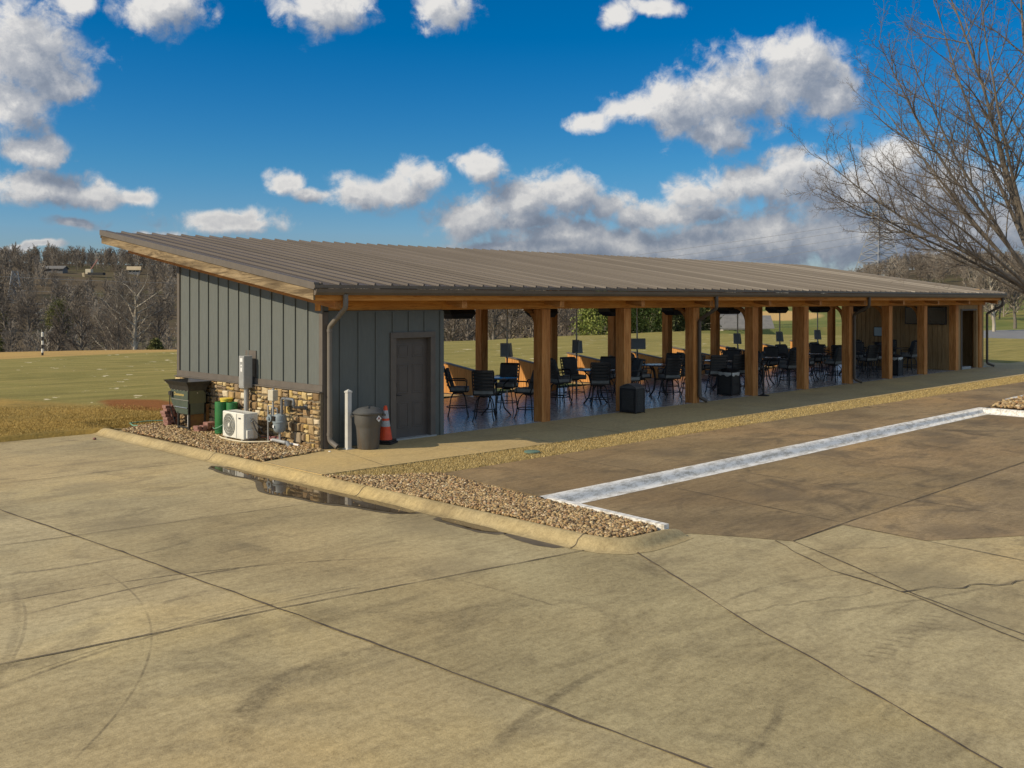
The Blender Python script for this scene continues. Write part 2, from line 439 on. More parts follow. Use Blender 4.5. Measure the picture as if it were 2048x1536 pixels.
M['brown'] = concrete('brown_concrete', (.275,.205,.112), (.335,.252,.138), (.130,.099,.060), (.36,.245,.122), None, stain=1.25, big=.5, slabs=((0,1,9.6,1.06,.97),(1,.16,-2.9,1.03,.98),(1,.16,-5.6,.97,1.03)))
M['walk'] = concrete('walk_concrete', (.47,.36,.18), (.52,.41,.22), (.32,.24,.12), (.54,.40,.18), None, stain=.5)
M['curb'] = concrete('curb_concrete', (.43,.340,.175), (.48,.39,.215), (.24,.185,.10), (.49,.37,.165), None, stain=.95, big=.8)
M['joint'] = pm('joint_dark', (.055,.042,.028), (.14,.11,.07), .9, 5.0)
M['jointl'] = pm('joint_light', (.55,.47,.32), (.42,.35,.22), .9, 9.0)
M['white_paint'] = None
def white_curb():
    m, t, b = new_mat('worn_white_paint')
    co = t.coord('Object')
    n = t.noise(t.mapping(co, scale=(1.2, 4, 4)), 3.0, 6, 0.7)
    n2 = t.noise(co, 40, 3, 0.6)
    col = t.mix(t.mr(t.math('ADD', n, t.math('MULTIPLY', n2, 0.25)), 0.56, 0.76), (.80,.785,.745), (.42,.39,.33))
    t.l.new(col, b.inputs['Base Color']); b.inputs['Roughness'].default_value = .55
    t.l.new(t.bump(n2, .25, .006), b.inputs['Normal'])
    return m
M['white_paint'] = white_curb()
M['siding'] = pm('grey_green_siding', (.100,.113,.107), (.114,.128,.121), .62, 3.0, (6,6,1), bump=.12, bscale=30, bdist=.004)
M['trim'] = pm('taupe_trim', (.105,.090,.076), (.125,.107,.09), .6, 5.0, bump=.08, bscale=40, bdist=.003)
M['door'] = pm('taupe_door', (.082,.070,.062), (.095,.081,.072), .5, 3.0)
M['door_seam'] = pm('dark_gap', (.02,.018,.016), None, .8)
M['metal_roof'] = None
def roof_mat():
    m, t, b = new_mat('brown_metal_roof')
    co = t.coord('Object')
    n = t.noise(t.mapping(co, scale=(2.4, .25, 1)), 1.2, 5, .6)
    n2 = t.noise(co, 7.0, 4, .6)
    n3 = t.noise(t.mapping(co, scale=(.35, .1, 1)), 1.0, 3, .5)
    col = t.mix(t.mr(n, .35, .7), (.095,.078,.063), (.113,.094,.077))
    col = t.mix(t.mr(n3, .45, .7, 0, .5), col, (.128,.108,.090))
    col = t.mix(t.mr(n2, .55, .8, 0, .12), col, (.08,.064,.05))
    pan = t.math('FLOOR', t.math('DIVIDE', t.math('ADD', t.sep(co)[0], .45), .4))
    wn = t.n.new('ShaderNodeTexWhiteNoise'); wn.noise_dimensions = '1D'; t.l.new(pan, wn.inputs['W'])
    pv = wn.outputs['Value']
    k = t.mr(pv, 0.0, 1.0, .80, 1.04)
    col = t.mix(1.0, col, t.comb(k, k, k), 'MULTIPLY')
    t.l.new(col, b.inputs['Base Color'])
    t.l.new(t.mr(t.math('POWER', pv, 3.0), 0.0, 1.0, .58, .40), b.inputs['Roughness'])
    b.inputs['Specular IOR Level'].default_value = .28
    return m
M['metal_roof'] = roof_mat()
M['brown_metal'] = pm('brown_painted_metal', (.115,.092,.068), (.14,.112,.085), .42, 2.0)
M['pipe_metal'] = pm('taupe_pipe', (.14,.125,.108), (.165,.148,.128), .45, 3.0)
M['pipe_dark'] = pm('dark_brown_pipe', (.075,.060,.045), (.10,.08,.06), .45, 3.0)
M['post'] = wood('cedar_post', 2, (.56,.235,.065), (.66,.34,.12), (.27,.09,.02))
M['beam'] = wood('cedar_beam', 0, (.58,.25,.05), (.66,.31,.075), (.32,.11,.018))
M['rafter'] = wood('cedar_rafter', 1, (.50,.22,.06), (.58,.30,.11), (.27,.10,.025))
M['rake'] = wood('weathered_rake_wood', 1, (.25,.185,.105), (.36,.275,.165), (.085,.06,.034), .8, .85)
M['deck'] = wood('cedar_deck', 0, (.30,.18,.08), (.36,.22,.10), (.18,.10,.04))
M['bay_board'] = wood('orange_bay_boards', 2, (.52,.25,.075), (.60,.31,.10), (.36,.16,.045))
M['panel'] = wood('tan_wall_boards', 2, (.36,.235,.11), (.42,.28,.14), (.22,.13,.05))
M['black_metal'] = pm('black_cast_metal', (.012,.012,.014), (.022,.021,.022), .42, 8.0)
M['cushion_back'] = pm('dark_slate_cushion', (.055,.06,.064), (.075,.08,.083), .9, 12.0, rnd=True)
M['cushion'] = pm('grey_seat_cushion', (.20,.212,.205), (.26,.27,.26), .9, 12.0, bump=.1, bscale=150, bdist=.003)
M['cushion_navy'] = pm('navy_cushion', (.045,.055,.085), (.06,.07,.105), .9, 12.0, bump=.1, bscale=150, bdist=.003)
M['table_top'] = pm('dark_tabletop', (.05,.055,.06), (.075,.08,.085), .18, 6.0)
M['black_plastic'] = pm('black_bin_plastic', (.010,.010,.012), (.018,.018,.020), .45, 20.0, bump=.15, bscale=60)
M['bin_bag'] = pm('pale_bin_bag', (.45,.47,.45), (.6,.62,.58), .45, 8.0, bump=.6, bscale=14, bdist=.03)
M['grey_plastic'] = None
def can_mat():
    m, t, b = new_mat('dirty_grey_plastic')
    co = t.coord('Object')
    n = t.noise(co, 2.5, 4, .6); n2 = t.noise(t.mapping(co, scale=(8,8,1.2)), 1.5, 5, .65)
    col = t.mix(t.mr(n, .4, .6), (.082,.081,.077), (.10,.099,.094))
    z = t.sep(co)[2]
    dirt = t.math('MULTIPLY', t.mr(n2, .42, .7), t.mr(z, .0, .6, 1.0, .15))
    col = t.mix(t.math('MULTIPLY', dirt, .8), col, (.10,.065,.035))
    t.l.new(col, b.inputs['Base Color']); b.inputs['Roughness'].default_value = .48
    return m
M['grey_plastic'] = can_mat()
M['lid'] = pm('grey_lid_plastic', (.072,.075,.077), (.092,.095,.097), .38, 4.0)
M['white_vinyl'] = pm('white_vinyl', (.55,.55,.53), (.48,.48,.46), .35, 5.0)
M['cone'] = pm('cone_orange', (.85,.10,.025), (.74,.075,.02), .5, 12.0)
M['cone_band'] = pm('cone_reflective', (.50,.51,.52), (.38,.39,.39), .4, 18.0)
M['rubber'] = pm('black_rubber', (.018,.016,.015), (.04,.032,.026), .85, 20.0)
M['white_metal'] = pm('white_painted_steel', (.74,.74,.68), (.66,.66,.60), .4, 6.0)
M['grille'] = pm('grille_dark', (.05,.055,.045), (.09,.095,.08), .6, 30.0)
M['grille_w'] = pm('grille_wire', (.62,.62,.56), None, .45)
M['label_blue'] = pm('label_dark', (.05,.055,.07), None, .5)
M['galv'] = pm('galvanised_grey', (.42,.43,.43), (.36,.37,.37), .42, 6.0, metal=.35)
M['sticker'] = pm('pale_sticker', (.75,.76,.76), None, .5)
M['beige'] = pm('beige_box', (.52,.49,.40), (.46,.43,.34), .5, 10.0)
M['meter_blue'] = pm('grey_blue_cast', (.235,.285,.315), (.20,.245,.27), .5, 14.0, bump=.1, bscale=80)
M['gas_pipe'] = pm('dark_grey_pipe', (.115,.125,.14), (.15,.16,.17), .5, 18.0)
M['pvc'] = pm('white_pvc', (.78,.76,.74), (.66,.63,.6), .35, 10.0)
M['hose'] = pm('beige_hose', (.60,.54,.40), (.5,.44,.3), .6, 20.0)
M['cable'] = pm('black_cable', (.015,.015,.016), None, .5)
M['green_hose'] = pm('green_hose', (.12,.30,.20), (.18,.36,.26), .5, 20.0)
M['green_plastic'] = pm('green_plastic', (.025,.155,.045), (.035,.185,.055), .42, 5.0)
M['yellow'] = pm('yellow_plastic', (.72,.56,.07), None, .5)
M['hop_green'] = pm('machine_green', (.060,.080,.062), (.075,.098,.078), .38, 6.0)
M['hop_dark'] = pm('machine_black', (.022,.022,.022), (.04,.038,.034), .5, 10.0)
M['rust'] = pm('rusty_brown_board', (.20,.115,.03), (.14,.06,.025), .75, 6.0, bump=.2)
M['gold'] = pm('gold_lettering', (.62,.47,.16), None, .5)
M['steel'] = pm('bright_steel', (.6,.6,.58), None, .3, metal=.8)
M['brick'] = pm('red_brick', (.22,.10,.08), (.30,.165,.135), .9, 14.0, bump=.3, bscale=60, rnd=True, c3=(.30,.17,.14))
M['screen_grey'] = pm('grey_screen_case', (.36,.39,.39), (.40,.43,.43), .45, 6.0)
M['screen'] = pm('dark_screen', (.20,.235,.25), (.22,.255,.27), .3, 3.0)
M['pole'] = pm('grey_pole', (.70,.69,.60), (.76,.75,.66), .5, 6.0)
M['turf'] = pm('green_turf', (.045,.085,.022), (.06,.105,.03), .95, 40.0, bump=.4, bscale=200)
M['board_white'] = pm('pale_blue_board', (.34,.47,.53), (.38,.50,.56), .4, 2.0)
M['black_gloss'] = pm('black_screen', (.008,.008,.010), (.014,.014,.016), .2, 3.0)
M['pole_white'] = pm('pole_white', (.75,.74,.68), None, .6)
M['pole_black'] = pm('pole_black', (.03,.03,.03), None, .6)
M['lattice'] = pm('pale_steel_lattice', (.27,.28,.29), (.22,.23,.24), .5, 1.0)
M['wire'] = pm('power_wire', (.28,.29,.30), None, .5)
M['bark'] = pm('grey_brown_bark', (.115,.098,.080), (.19,.168,.142), .95, 9.0, (1,1,.25), bump=.5, bscale=30, bdist=.02, c3=(.10,.08,.06))
M['twig'] = pm('brown_twigs', (.115,.092,.072), (.165,.135,.108), .95, 2.0)
M['bark_pale'] = pm('pale_sycamore_bark', (.46,.42,.34), (.26,.22,.17), .9, 1.6, (1,1,.4), c3=(.5,.47,.4))
M['twig_grey'] = pm('grey_twigs', (.15,.128,.10), (.20,.17,.135), .95, .8)
M['roof_shingle'] = pm('grey_shingles', (.13,.128,.125), (.17,.165,.16), .9, 2.0)
M['house_wall'] = pm('cream_wall', (.55,.50,.42), (.5,.45,.38), .8, 2.0)
M['window'] = pm('dark_window', (.04,.045,.05), None, .15)
M['asphalt'] = pm('grey_asphalt', (.17,.172,.175), (.20,.20,.20), .9, .4)
M['valve'] = pm('green_valve_lid', (.10,.17,.13), (.13,.20,.16), .6, 20.0)

# ------------------------------------------------------------------ terrain
def sst(a, b, x):
    t = np.clip((x-a)/(b-a), 0, 1); return t*t*(3-2*t)
def hill_profile(u, D):
    DL = [0, 60, 75, 100, 140, 180, 230, 300, 360, 430, 520, 600, 1200]
    ZL = [0, -.4, -1.6, -3.6, -5, -4.8, -1.2, 4.5, 10.0, 15.5, 20.0, 19, 0]
    DR = [0, 60, 90, 105, 130, 160, 200, 260, 330, 420, 520, 700, 1200]
    ZR = [0, -.05, -.3, -1.6, -.8, -.4, .3, 1.6, 7.0, 13.0, 17.0, 15, 0]
    s = sst(900, 1350, u); low_mid = 1-.75*sst(1200,1420,u)*(1-sst(1640,1830,u))
    zl = np.interp(D, DL, ZL); zr = np.interp(D, DR, ZR); zr = np.where(D > 230, 1.0+(zr-1.0)*low_mid, zr)
    return zl*(1-s)+zr*s
def terrain_z(x, y):
    x = np.asarray(x, float); y = np.asarray(y, float)
    dx = x-CAMP.x; dy = y-CAMP.y
    w = dx*math.sin(YAW)+dy*math.cos(YAW); l = dx*math.cos(YAW)-dy*math.sin(YAW)
    D = np.hypot(dx, dy)
    u = 1024+FPX*l/np.maximum(w, 0.2*D+1e-6)
    u = np.clip(u, -1500, 3500)
    ye = 36.8+np.clip((17-x)*0.55, 0, 9)
    far = sst(0, 9, y-ye)
    # to the right of the pavilion the field edge lies nearer
    far = np.maximum(far, sst(76, 90, D)*(y < 37)*(w > 0))
    swell = 0.35*np.sin(x*.023+1.1)*np.sin(y*.031)+1.2*np.sin(x*.011+.7)*np.cos(y*.013+.3)*sst(120, 260, D)
    z = -.05*(1-far)+(hill_profile(u, D)+swell)*far
    z = z+0.04*np.sin(x*.35+.5)*np.sin(y*.28)*sst(7, 12, y)*(1-far)
    z = np.where(w < 0, np.where(D > 60, -1.0, z), z)
    low = ((y < 6.35) & (x < -1.25)) | ((y < -3.55) & (x < 70)) | ((x > -1.25) & (x < 33.3) & (y < 7.9))
    return np.where(low, -.32, z)

def build_terrain():
    fx = [-1.30,-1.22,33.2,33.4,-1.6,-.8,0,.4,34.2,69.9,70.1]
    fy = [6.30,6.40,7.85,7.95,-3.6,-3.5,6.8,7.2,8.4,9,-3.0]
    xs = np.unique(np.concatenate([np.arange(-40, 90, 1.6), np.arange(-160, -40, 8), np.arange(90, 220, 5), np.arange(220, 760, 14), fx, [-400, -280, 1000, 1600]]))
    ys = np.unique(np.concatenate([np.arange(-14, 60, 1.3), np.arange(60, 200, 4), np.arange(200, 760, 14), np.arange(-60, -14, 8), fy, [-400, -200, -120, 1000, 1600]]))
    X, Y = np.meshgrid(xs, ys); Z = terrain_z(X, Y)
    v = np.stack([X, Y, Z], -1).reshape(-1, 3); nx = len(xs); ny = len(ys)
    i, j = np.meshgrid(np.arange(nx-1), np.arange(ny-1)); a = (j*nx+i).ravel()
    f = np.stack([a, a+1, a+1+nx, a+nx], -1)
    m, t, b = new_mat('range_grass')
    co = t.coord('Object'); x, y, z = t.sep(co)
    n0 = t.noise(co, .09, 4, .55); n1 = t.noise(co, .55, 5, .6); n2 = t.noise(co, 9.0, 5, .7)
    st = t.noise(t.mapping(co, rot=(0,0,.78), scale=(.25, 2.2, 1)), .8, 5, .6)
    grass = t.mix(t.mr(n1, .35, .65), (.205,.185,.055), (.27,.235,.078))
    grass = t.mix(t.mr(st, .42, .62, 0, .8), grass, (.35,.285,.10))
    grass = t.mix(t.mr(n0, .45, .6, 0, .5), grass, (.30,.26,.085))
    st2 = t.noise(t.mapping(co, rot=(0,0,.78), scale=(.10, 1.1, 1)), 1.1, 6, .7)
    grass = t.mix(t.mr(st2, .50, .66, 0, .55), grass, (.135,.125,.04))
    # sand-filled divots
    pw = t.noise(t.mapping(co, rot=(0,0,.78), scale=(.75, .42, 1)), 1.6, 4, .72)
    sand = t.math('MULTIPLY', t.mr(pw, .64, .665), t.mr(y, 9.5, 12.5))
    grass = t.mix(t.math('MULTIPLY', sand, .9), grass, (.72,.64,.44))
    tufts = t.noise(t.mapping(co, rot=(0,0,.78), scale=(.4, 1.2, 1)), 2.4, 5, .7)
    grass = t.mix(t.math('MULTIPLY', t.mr(tufts, .60, .72), .45), grass, (.10,.095,.03))
    # dry tan turf near the lot
    dl = t.math('ADD', t.math('ADD', y, t.math('MULTIPLY', x, 3.4)), t.math('MULTIPLY', n1, -4.0))
    near = t.math('MULTIPLY', t.mr(dl, 8.5, 12.5, 1.0, 0.0, True), t.mr(y, 19.0, 26.0, 1.0, 0.0))
    dry = t.mix(t.mr(n1, .32, .62), (.46,.30,.085), (.30,.215,.066))
    dry = t.mix(t.mr(n2, .4, .7, 0, .5), dry, (.19,.14,.045))
    col = t.mix(near, grass, dry)
    # red clay patch
    ed = t.vmath('LENGTH', t.comb(t.math('DIVIDE', t.math('SUBTRACT', x, 1.35), .95), t.math('DIVIDE', t.math('SUBTRACT', y, 10.7), 2.3), 0.0))
    ed = t.math('ADD', ed, t.math('MULTIPLY_ADD', n1, 1.0, -.5))
    clay = t.mix(t.mr(n2, .35, .65), (.30,.115,.036), (.22,.085,.028))
    col = t.mix(t.mr(ed, .72, 1.08, .92, 0.0, True), col, clay)
    # tan first-cut band at the far left
    band = t.math('MULTIPLY', t.mr(t.math('SUBTRACT', y, t.math('MULTIPLY', x, .04)), 35.6, 36.4), t.mr(x, 20.0, 26.0, 1.0, 0.0))
    col = t.mix(band, col, t.mix(t.mr(st, .4, .6), (.50,.33,.115), (.42,.28,.105)))
    # country beyond the crest
    D = t.vmath('LENGTH', t.vmath('SUBTRACT', t.comb(x, y, 0.0), (CAMP.x, CAMP.y, 0.0)))
    litter = t.mix(t.mr(t.noise(co, .045, 5, .65), .35, .65), (.085,.068,.044), (.13,.10,.064))
    litter = t.mix(t.mr(t.noise(co, .02, 4, .6), .55, .62, 0, .7), litter, (.10,.095,.045))
    beyond = t.math('MAXIMUM', t.math('MULTIPLY', t.mr(y, 47.0, 51.0), t.mr(D, 84.0, 90.0)), t.mr(D, 92.0, 98.0))
    beyond = t.math('MAXIMUM', beyond, t.math('MULTIPLY', t.mr(x, 20.0, 24.0, 1.0, 0.0), t.mr(y, 46.5, 48.5)))
    lawn = t.mix(t.mr(t.noise(t.mapping(co, rot=(0,0,.3), scale=(.2,1,1)), .12, 3, .6), .4, .6), (.13,.155,.045), (.19,.20,.062))
    lawn = t.mix(t.mr(n0, .5, .62, 0, .6), lawn, (.30,.24,.085))
    ang = t.math('ARCTAN2', t.math('SUBTRACT', x, CAMP.x), t.math('SUBTRACT', y, CAMP.y))
    lawnmask = t.math('MULTIPLY', t.mr(ang, .90, .96), t.mr(D, 265.0, 300.0, 1.0, 0.0))
    ell = t.vmath('LENGTH', t.comb(t.math('DIVIDE', t.math('SUBTRACT', ang, 1.042), .040), t.math('DIVIDE', t.math('SUBTRACT', D, 190.0), 26.0), 0.0))
    lawn = t.mix(t.mr(ell, .85, 1.05, 1.0, 0.0), lawn, (.55,.37,.15))
    cn = t.mix(lawnmask, litter, lawn)
    ell2 = t.vmath('LENGTH', t.comb(t.math('DIVIDE', t.math('SUBTRACT', ang, .795), .022), t.math('DIVIDE', t.math('SUBTRACT', D, 165.0), 70.0), 0.0))
    cn = t.mix(t.mr(ell2, .8, 1.1, 1.0, 0.0), cn, (.50,.40,.17))
    col = t.mix(beyond, col, cn)
    col = t.mix(t.mr(n2, .35, .75, 0, .35), col, t.mix(1.0, col, (.55,.55,.5), 'MULTIPLY'))
    t.l.new(col, b.inputs['Base Color']); b.inputs['Roughness'].default_value = .95; b.inputs['Specular IOR Level'].default_value = .1
    t.l.new(t.bump(t.math('ADD', n2, n1), .6, .05), b.inputs['Normal'])
    o = np_mesh('ground', v, f, m, smooth=True)
    struct(o, 'olive green practice range turf running back to wooded hills', 'ground')
build_terrain()

# ------------------------------------------------------------------ paving
ZL = -.14
def strips(mb, lines, w, z, rng, jag=0.0):
    for L in lines:
        pts = [Vector((p[0], p[1], 0)) for p in L]
        fine = []
        for a, b in zip(pts[:-1], pts[1:]):
            n = max(1, int((b-a).length/.25))
            for k in range(n): fine.append(a.lerp(b, k/n))
        fine.append(pts[-1])
        vs = []; fs = []
        for i, p in enumerate(fine):
            d = (fine[min(i+1, len(fine)-1)]-fine[max(i-1, 0)]).normalized(); nrm = Vector((-d.y, d.x, 0))
            ww = w*.82*(.45+1.1*rng.random()); q = p+nrm*rng.gauss(0, jag)
            vs += [(q.x+nrm.x*ww/2, q.y+nrm.y*ww/2, z), (q.x-nrm.x*ww/2, q.y-nrm.y*ww/2, z)]
        for i in range(len(fine)-1): fs.append((2*i, 2*i+1, 2*i+3, 2*i+2))
        mb.add(vs, fs)

def build_paving():
    rng = random.Random(3)
    b = MB(); b.poly([(-70,-50,ZL),(90,-50,ZL),(90,6.55,ZL),(-70,6.55,ZL)])
    lot = struct(b.build('parking_lot', M['lot']), 'tan concrete parking lot with saw-cut joints and tyre marks', 'parking lot')
    j = MB()
    strips(j, [[(-40,2.9),(-5.29,1.31),(-2.1,1.15),(-1.86,1.2)]], .018, ZL+.008, rng, .004)
    strips(j, [[(-40,.6),(-6.65,-3.04),(-2.75,-3.51),(-2.3,-3.6)]], .018, ZL+.008, rng, .004)
    strips(j, [[(-40,-2.6),(-7.97,-7.24),(-5.55,-7.54),(-1.75,-8.15)]], .019, ZL+.008, rng, .004)
    strips(j, [[(-6.0,3.0),(-5.96,-.83),(-5.72,-4.6)],[(-5.72,-4.6),(-5.57,-7.57),(-5.44,-10.47),(-5.37,-12.31),(-5.2,-18)]], .026, ZL+.008, rng, .006)
    strips(j, [[(-1.38,-8.55),(-2.76,-10.98),(-3.36,-12.24),(-4.06,-13.6),(-6,-17.2)]], .024, ZL+.008, rng, .006)
    strips(j, [[(.22,-9.47),(-.52,-10.59),(-.81,-11.61),(-1.48,-12.9),(-3.4,-17)]], .022, ZL+.008, rng, .012)
    strips(j, [[(.36,-9.64),(-.17,-10.65),(-.77,-11.64),(-1.27,-12.83),(-3.2,-17)]], .018, ZL+.0085, rng, .004)
    strips(j, [[(1.54,-10.77),(1.4,-11.95),(.9,-16)]], .02, ZL+.008, rng, .004)
    crk = []
    def crack(p, q, n, amp):
        p = Vector(p); q = Vector(q); d = q-p; nr = Vector((-d.y, d.x)).normalized()
        return [tuple(p+d*(k/n)+nr*(rng.gauss(0, amp) if 0 < k < n else 0)) for k in range(n+1)]
    strips(j, [crack((-.78,-11.5), (1.2,-12.6), 16, .05)], .02, ZL+.009, rng, .01)
    strips(j, [crack((-6.42,-12.1), (-6.75,-13.9), 14, .04), crack((-8.7,-11.4), (-9.1,-12.3), 8, .03)], .009, ZL+.009, rng, .006)
    strips(j, [crack((-2.6,-10.7), (-1.0,-11.3), 10, .03), crack((.1,-10.0), (.9,-10.6), 8, .02)], .008, ZL+.009, rng, .004)
    o = j.build('pavement_joint', M['joint'], lot)
    # wet stain and puddles
    pud = [(-2.08,.44),(-2.24,-.55),(-2.2,-1.4),(-2.62,-2.32),(-2.50,-3.04),(-2.47,-3.59),(-2.30,-4.05),(-2.20,-4.65),(-2.08,-4.98),(-1.87,-5.1),(-1.80,-4.67),(-1.80,-3.73),(-1.82,-2.57),(-1.83,-1.35),(-1.88,-.06)]
    pud2 = [(-1.95,-5.68),(-2.0,-6.1),(-2.02,-6.53),(-1.88,-6.8),(-1.79,-6.51),(-1.79,-6.06),(-1.82,-5.64)]
    pud3 = [(-1.88,-6.96),(-1.98,-7.54),(-1.84,-7.79),(-1.78,-7.49),(-1.78,-6.97)]
    def smoothpoly(P, grow, amp, n=6):
        c = Vector((sum(p[0] for p in P)/len(P), sum(p[1] for p in P)/len(P))); N = len(P); out = []
        for i in range(N):
            p0, p1, p2, p3 = [Vector(P[(i+k-1) % N]) for k in range(4)]
            for k in range(n):
                t_ = k/n
                q = .5*((2*p1)+(p2-p0)*t_+(2*p0-5*p1+4*p2-p3)*t_*t_+(3*p1-p0-3*p2+p3)*t_**3)
                d = (q-c); q = q+Vector((d.x/abs(d.x+1e-9)*grow if abs(d.x) > .02 else 0, d.y/(abs(d.y)+1e-9)*grow*1.5))+Vector((rng.gauss(0, amp), rng.gauss(0, amp)))
                out.append((q.x, q.y))
        return out
    wetm, t, bb = new_mat('wet_concrete')
    co = t.coord('Object'); n = t.noise(co, 6, 5, .65)
    t.l.new(t.mix(t.mr(n, .35, .65), (.085,.068,.042), (.13,.105,.068)), bb.inputs['Base Color'])
    bb.inputs['Roughness'].default_value = .45
    wm, t, bb = new_mat('puddle_water')
    co = t.coord('Object'); n = t.noise(co, 3.0, 4, .6)
    t.l.new(t.mix(t.mr(n, .35, .65), (.060,.044,.026), (.095,.072,.045)), bb.inputs['Base Color'])
    bb.inputs['Roughness'].default_value = .02; bb.inputs['IOR'].default_value = 1.33
    t.l.new(t.bump(t.noise(co, 1.6, 2, .5), .05, .004), bb.inputs['Normal'])
    for k, P in enumerate((pud, pud2, pud3)):
        wet = MB(); wet.poly([(x, y, ZL+.004) for x, y in smoothpoly(P, .05, .008)])
        struct(wet.build('wet_pavement', wetm), ('damp dark pavement rim around the long kerbside puddle','damp dark pavement rim around the small middle puddle','damp dark patch near the kerb end')[k], 'wet pavement')
        if k < 2:
            q = MB(); q.poly([(x, y, ZL+.010) for x, y in smoothpoly(P, -.015, .004)])
            struct(q.build('puddle', wm), ('long shallow puddle along the yellow kerb mirroring the stone wall','small oval puddle beside the pebble bed')[k], 'puddle')
    lv = MB()
    for k in range(26):
        x, y = rng.choice([(-2.0,-4.7),(-2.3,-3.6),(-1.95,-6.2),(-2.2,-4.0)]); x += rng.gauss(0, .14); y += rng.gauss(0, .25); a = rng.uniform(0, 6.3); r = rng.uniform(.008, .02)
        lv.add([(x+r*math.cos(a), y+r*math.sin(a), ZL+.013), (x-.4*r*math.sin(a), y+.4*r*math.cos(a), ZL+.018), (x-r*math.cos(a), y-r*math.sin(a), ZL+.013), (x+.4*r*math.sin(a), y-.4*r*math.cos(a), ZL+.012)], [(0,1,2,3)])
    tag(lv.build('fallen_leaves', pm('leaf_litter', (.30,.17,.05), (.45,.33,.16), .8, 30.0)), 'scattered small brown leaves lying in the puddles', 'leaves', None, 'stuff')
    # lower brown stained paving
    P = [(-.52,-8.40),(-.2,-8.5),(.07,-9.0),(.36,-9.64),(1.64,-9.64),(1.54,-10.77),(2.68,-11.53),(9,-15),(30,-26),(90,-40),(90,-4.0),(17,-4.0),(17,-6.25),(-.33,-6.25)]
    b = MB(); b.poly([(x, y, ZL+.004) for x, y in P])
    low = struct(b.build('brown_pavement', M['brown']), 'brown stained concrete paving in the sunken parking bay', 'pavement')
    j = MB()
    strips(j, [[(.36,-9.64),(1.69,-9.61),(3.94,-9.6),(8.74,-9.54),(30,-9.3)]], .022, ZL+.010, rng, .003)
    strips(j, [[(1.64,-9.64),(1.54,-10.77)],[(4.19,-6.5),(3.9,-9.6),(3.75,-11.2),(3.6,-12)],[(7.0,-6.43),(6.54,-9.54),(6.2,-13)],[(2.15,-6.6),(1.75,-9.54)],[(9.6,-6.4),(9.2,-9.5),(9,-14)],[(12.4,-6.4),(12.1,-9.5),(11.8,-15)]], .013, ZL+.010, rng, .003)
    j.build('pavement_joint', M['joint'], low)
    # upper brown walk
    b = MB(); P = [(-.07,-3.52),(-.31,-6.03),(17.0,-5.98),(17.0,-7.2),(60,-7.5),(60,-3.9),(25,-3.8),(9,-3.58)]
    b.prism([(x, y, -.13) for x, y in P], (0, 0, .125))
    up = struct(b.build('upper_walk', M['brown']), 'brown stained concrete walk between the straw grass strip and the white kerb', 'walkway')
    j = MB()
    strips(j, [[(2.6,-3.6),(2.35,-6.0)],[(5.6,-3.6),(5.3,-6.0)],[(8.6,-3.6),(8.4,-5.95)],[(11.6,-3.7),(11.4,-5.95)],[(14.6,-3.7),(14.4,-5.95)],[(20,-3.8),(19.8,-5.9)]], .012, -.001, rng, .003)
    j.build('pavement_joint', M['joint'], up)
    # sidewalk along the pavilion
    b = MB(); P = [(-1.58,-.46),(-.06,-.14),(-.06,.035),(3.0,.035),(33.4,.035),(33.4,7.0),(36.0,7.0),(36.5,.2),(60,-.8),(60,-2.7),(20,-2.66),(5,-2.5),(-1.55,-2.27)]
    b.prism([(x, y, -.13) for x, y in P], (0, 0, .13))
    walk = struct(b.build('sidewalk', M['walk']), 'sand-coloured concrete sidewalk along the open front of the pavilion', 'sidewalk')
    j = MB()
    strips(j, [[(.2,-.05),(-.3,-2.35)]], .010, .004, rng, .002)
    strips(j, [[(6.0,0.0),(5.9,-2.5)],[(12.3,0.0),(12.6,-2.55)],[(21.3,0.0),(21.6,-2.6)],[(30.2,0.0),(30.4,-2.6)]], .016, .004, rng, .003)
    j.build('pavement_joint', M['joint'], walk)
    j = MB(); strips(j, [[(2.05,-.9),(2.0,-2.4)],[(3.9,-1.2),(3.8,-2.45)],[(-1.55,-.5),(-1.53,-2.2)]], .018, .0045, rng, .002)
    j.build('expansion_strip', M['jointl'], walk)
    # pavilion floor and tee line slab
    fm, t, bb = new_mat('sealed_floor')
    co = t.coord('Object'); n = t.noise(co, 1.2, 5, .6); n2 = t.noise(t.mapping(co, scale=(1,3,1)), 5, 4, .6)
    t.l.new(t.mix(t.mr(n, .38, .64), (.25,.255,.265), (.32,.305,.295)), bb.inputs['Base Color'])
    t.l.new(t.mr(n2, .3, .7, .20, .34), bb.inputs['Roughness']); bb.inputs['Specular IOR Level'].default_value = .6
    t.l.new(t.bump(n2, .008, .002), bb.inputs['Normal'])
    b = MB(); b.box(2.9, 33.38, .04, 5.75, -.3, .006)
    fl = struct(b.build('floor', fm), 'sealed slate-blue concrete floor under the pavilion roof', 'floor')
    j = MB(); strips(j, [[(x, .1), (x, 5.7)] for x in np.arange(4.5, 33, 3.0)]+[[(3.1, 2.9),(33,2.9)]], .012, .011, rng, .001)
    j.build('floor_joint', M['joint'], fl)
    b = MB(); b.box(2.9, 33.38, 5.755, 8.0, -.3, .0)
    struct(b.build('tee_line', M['walk']), 'pale concrete tee line slab behind the seating', 'tee line')
build_paving()

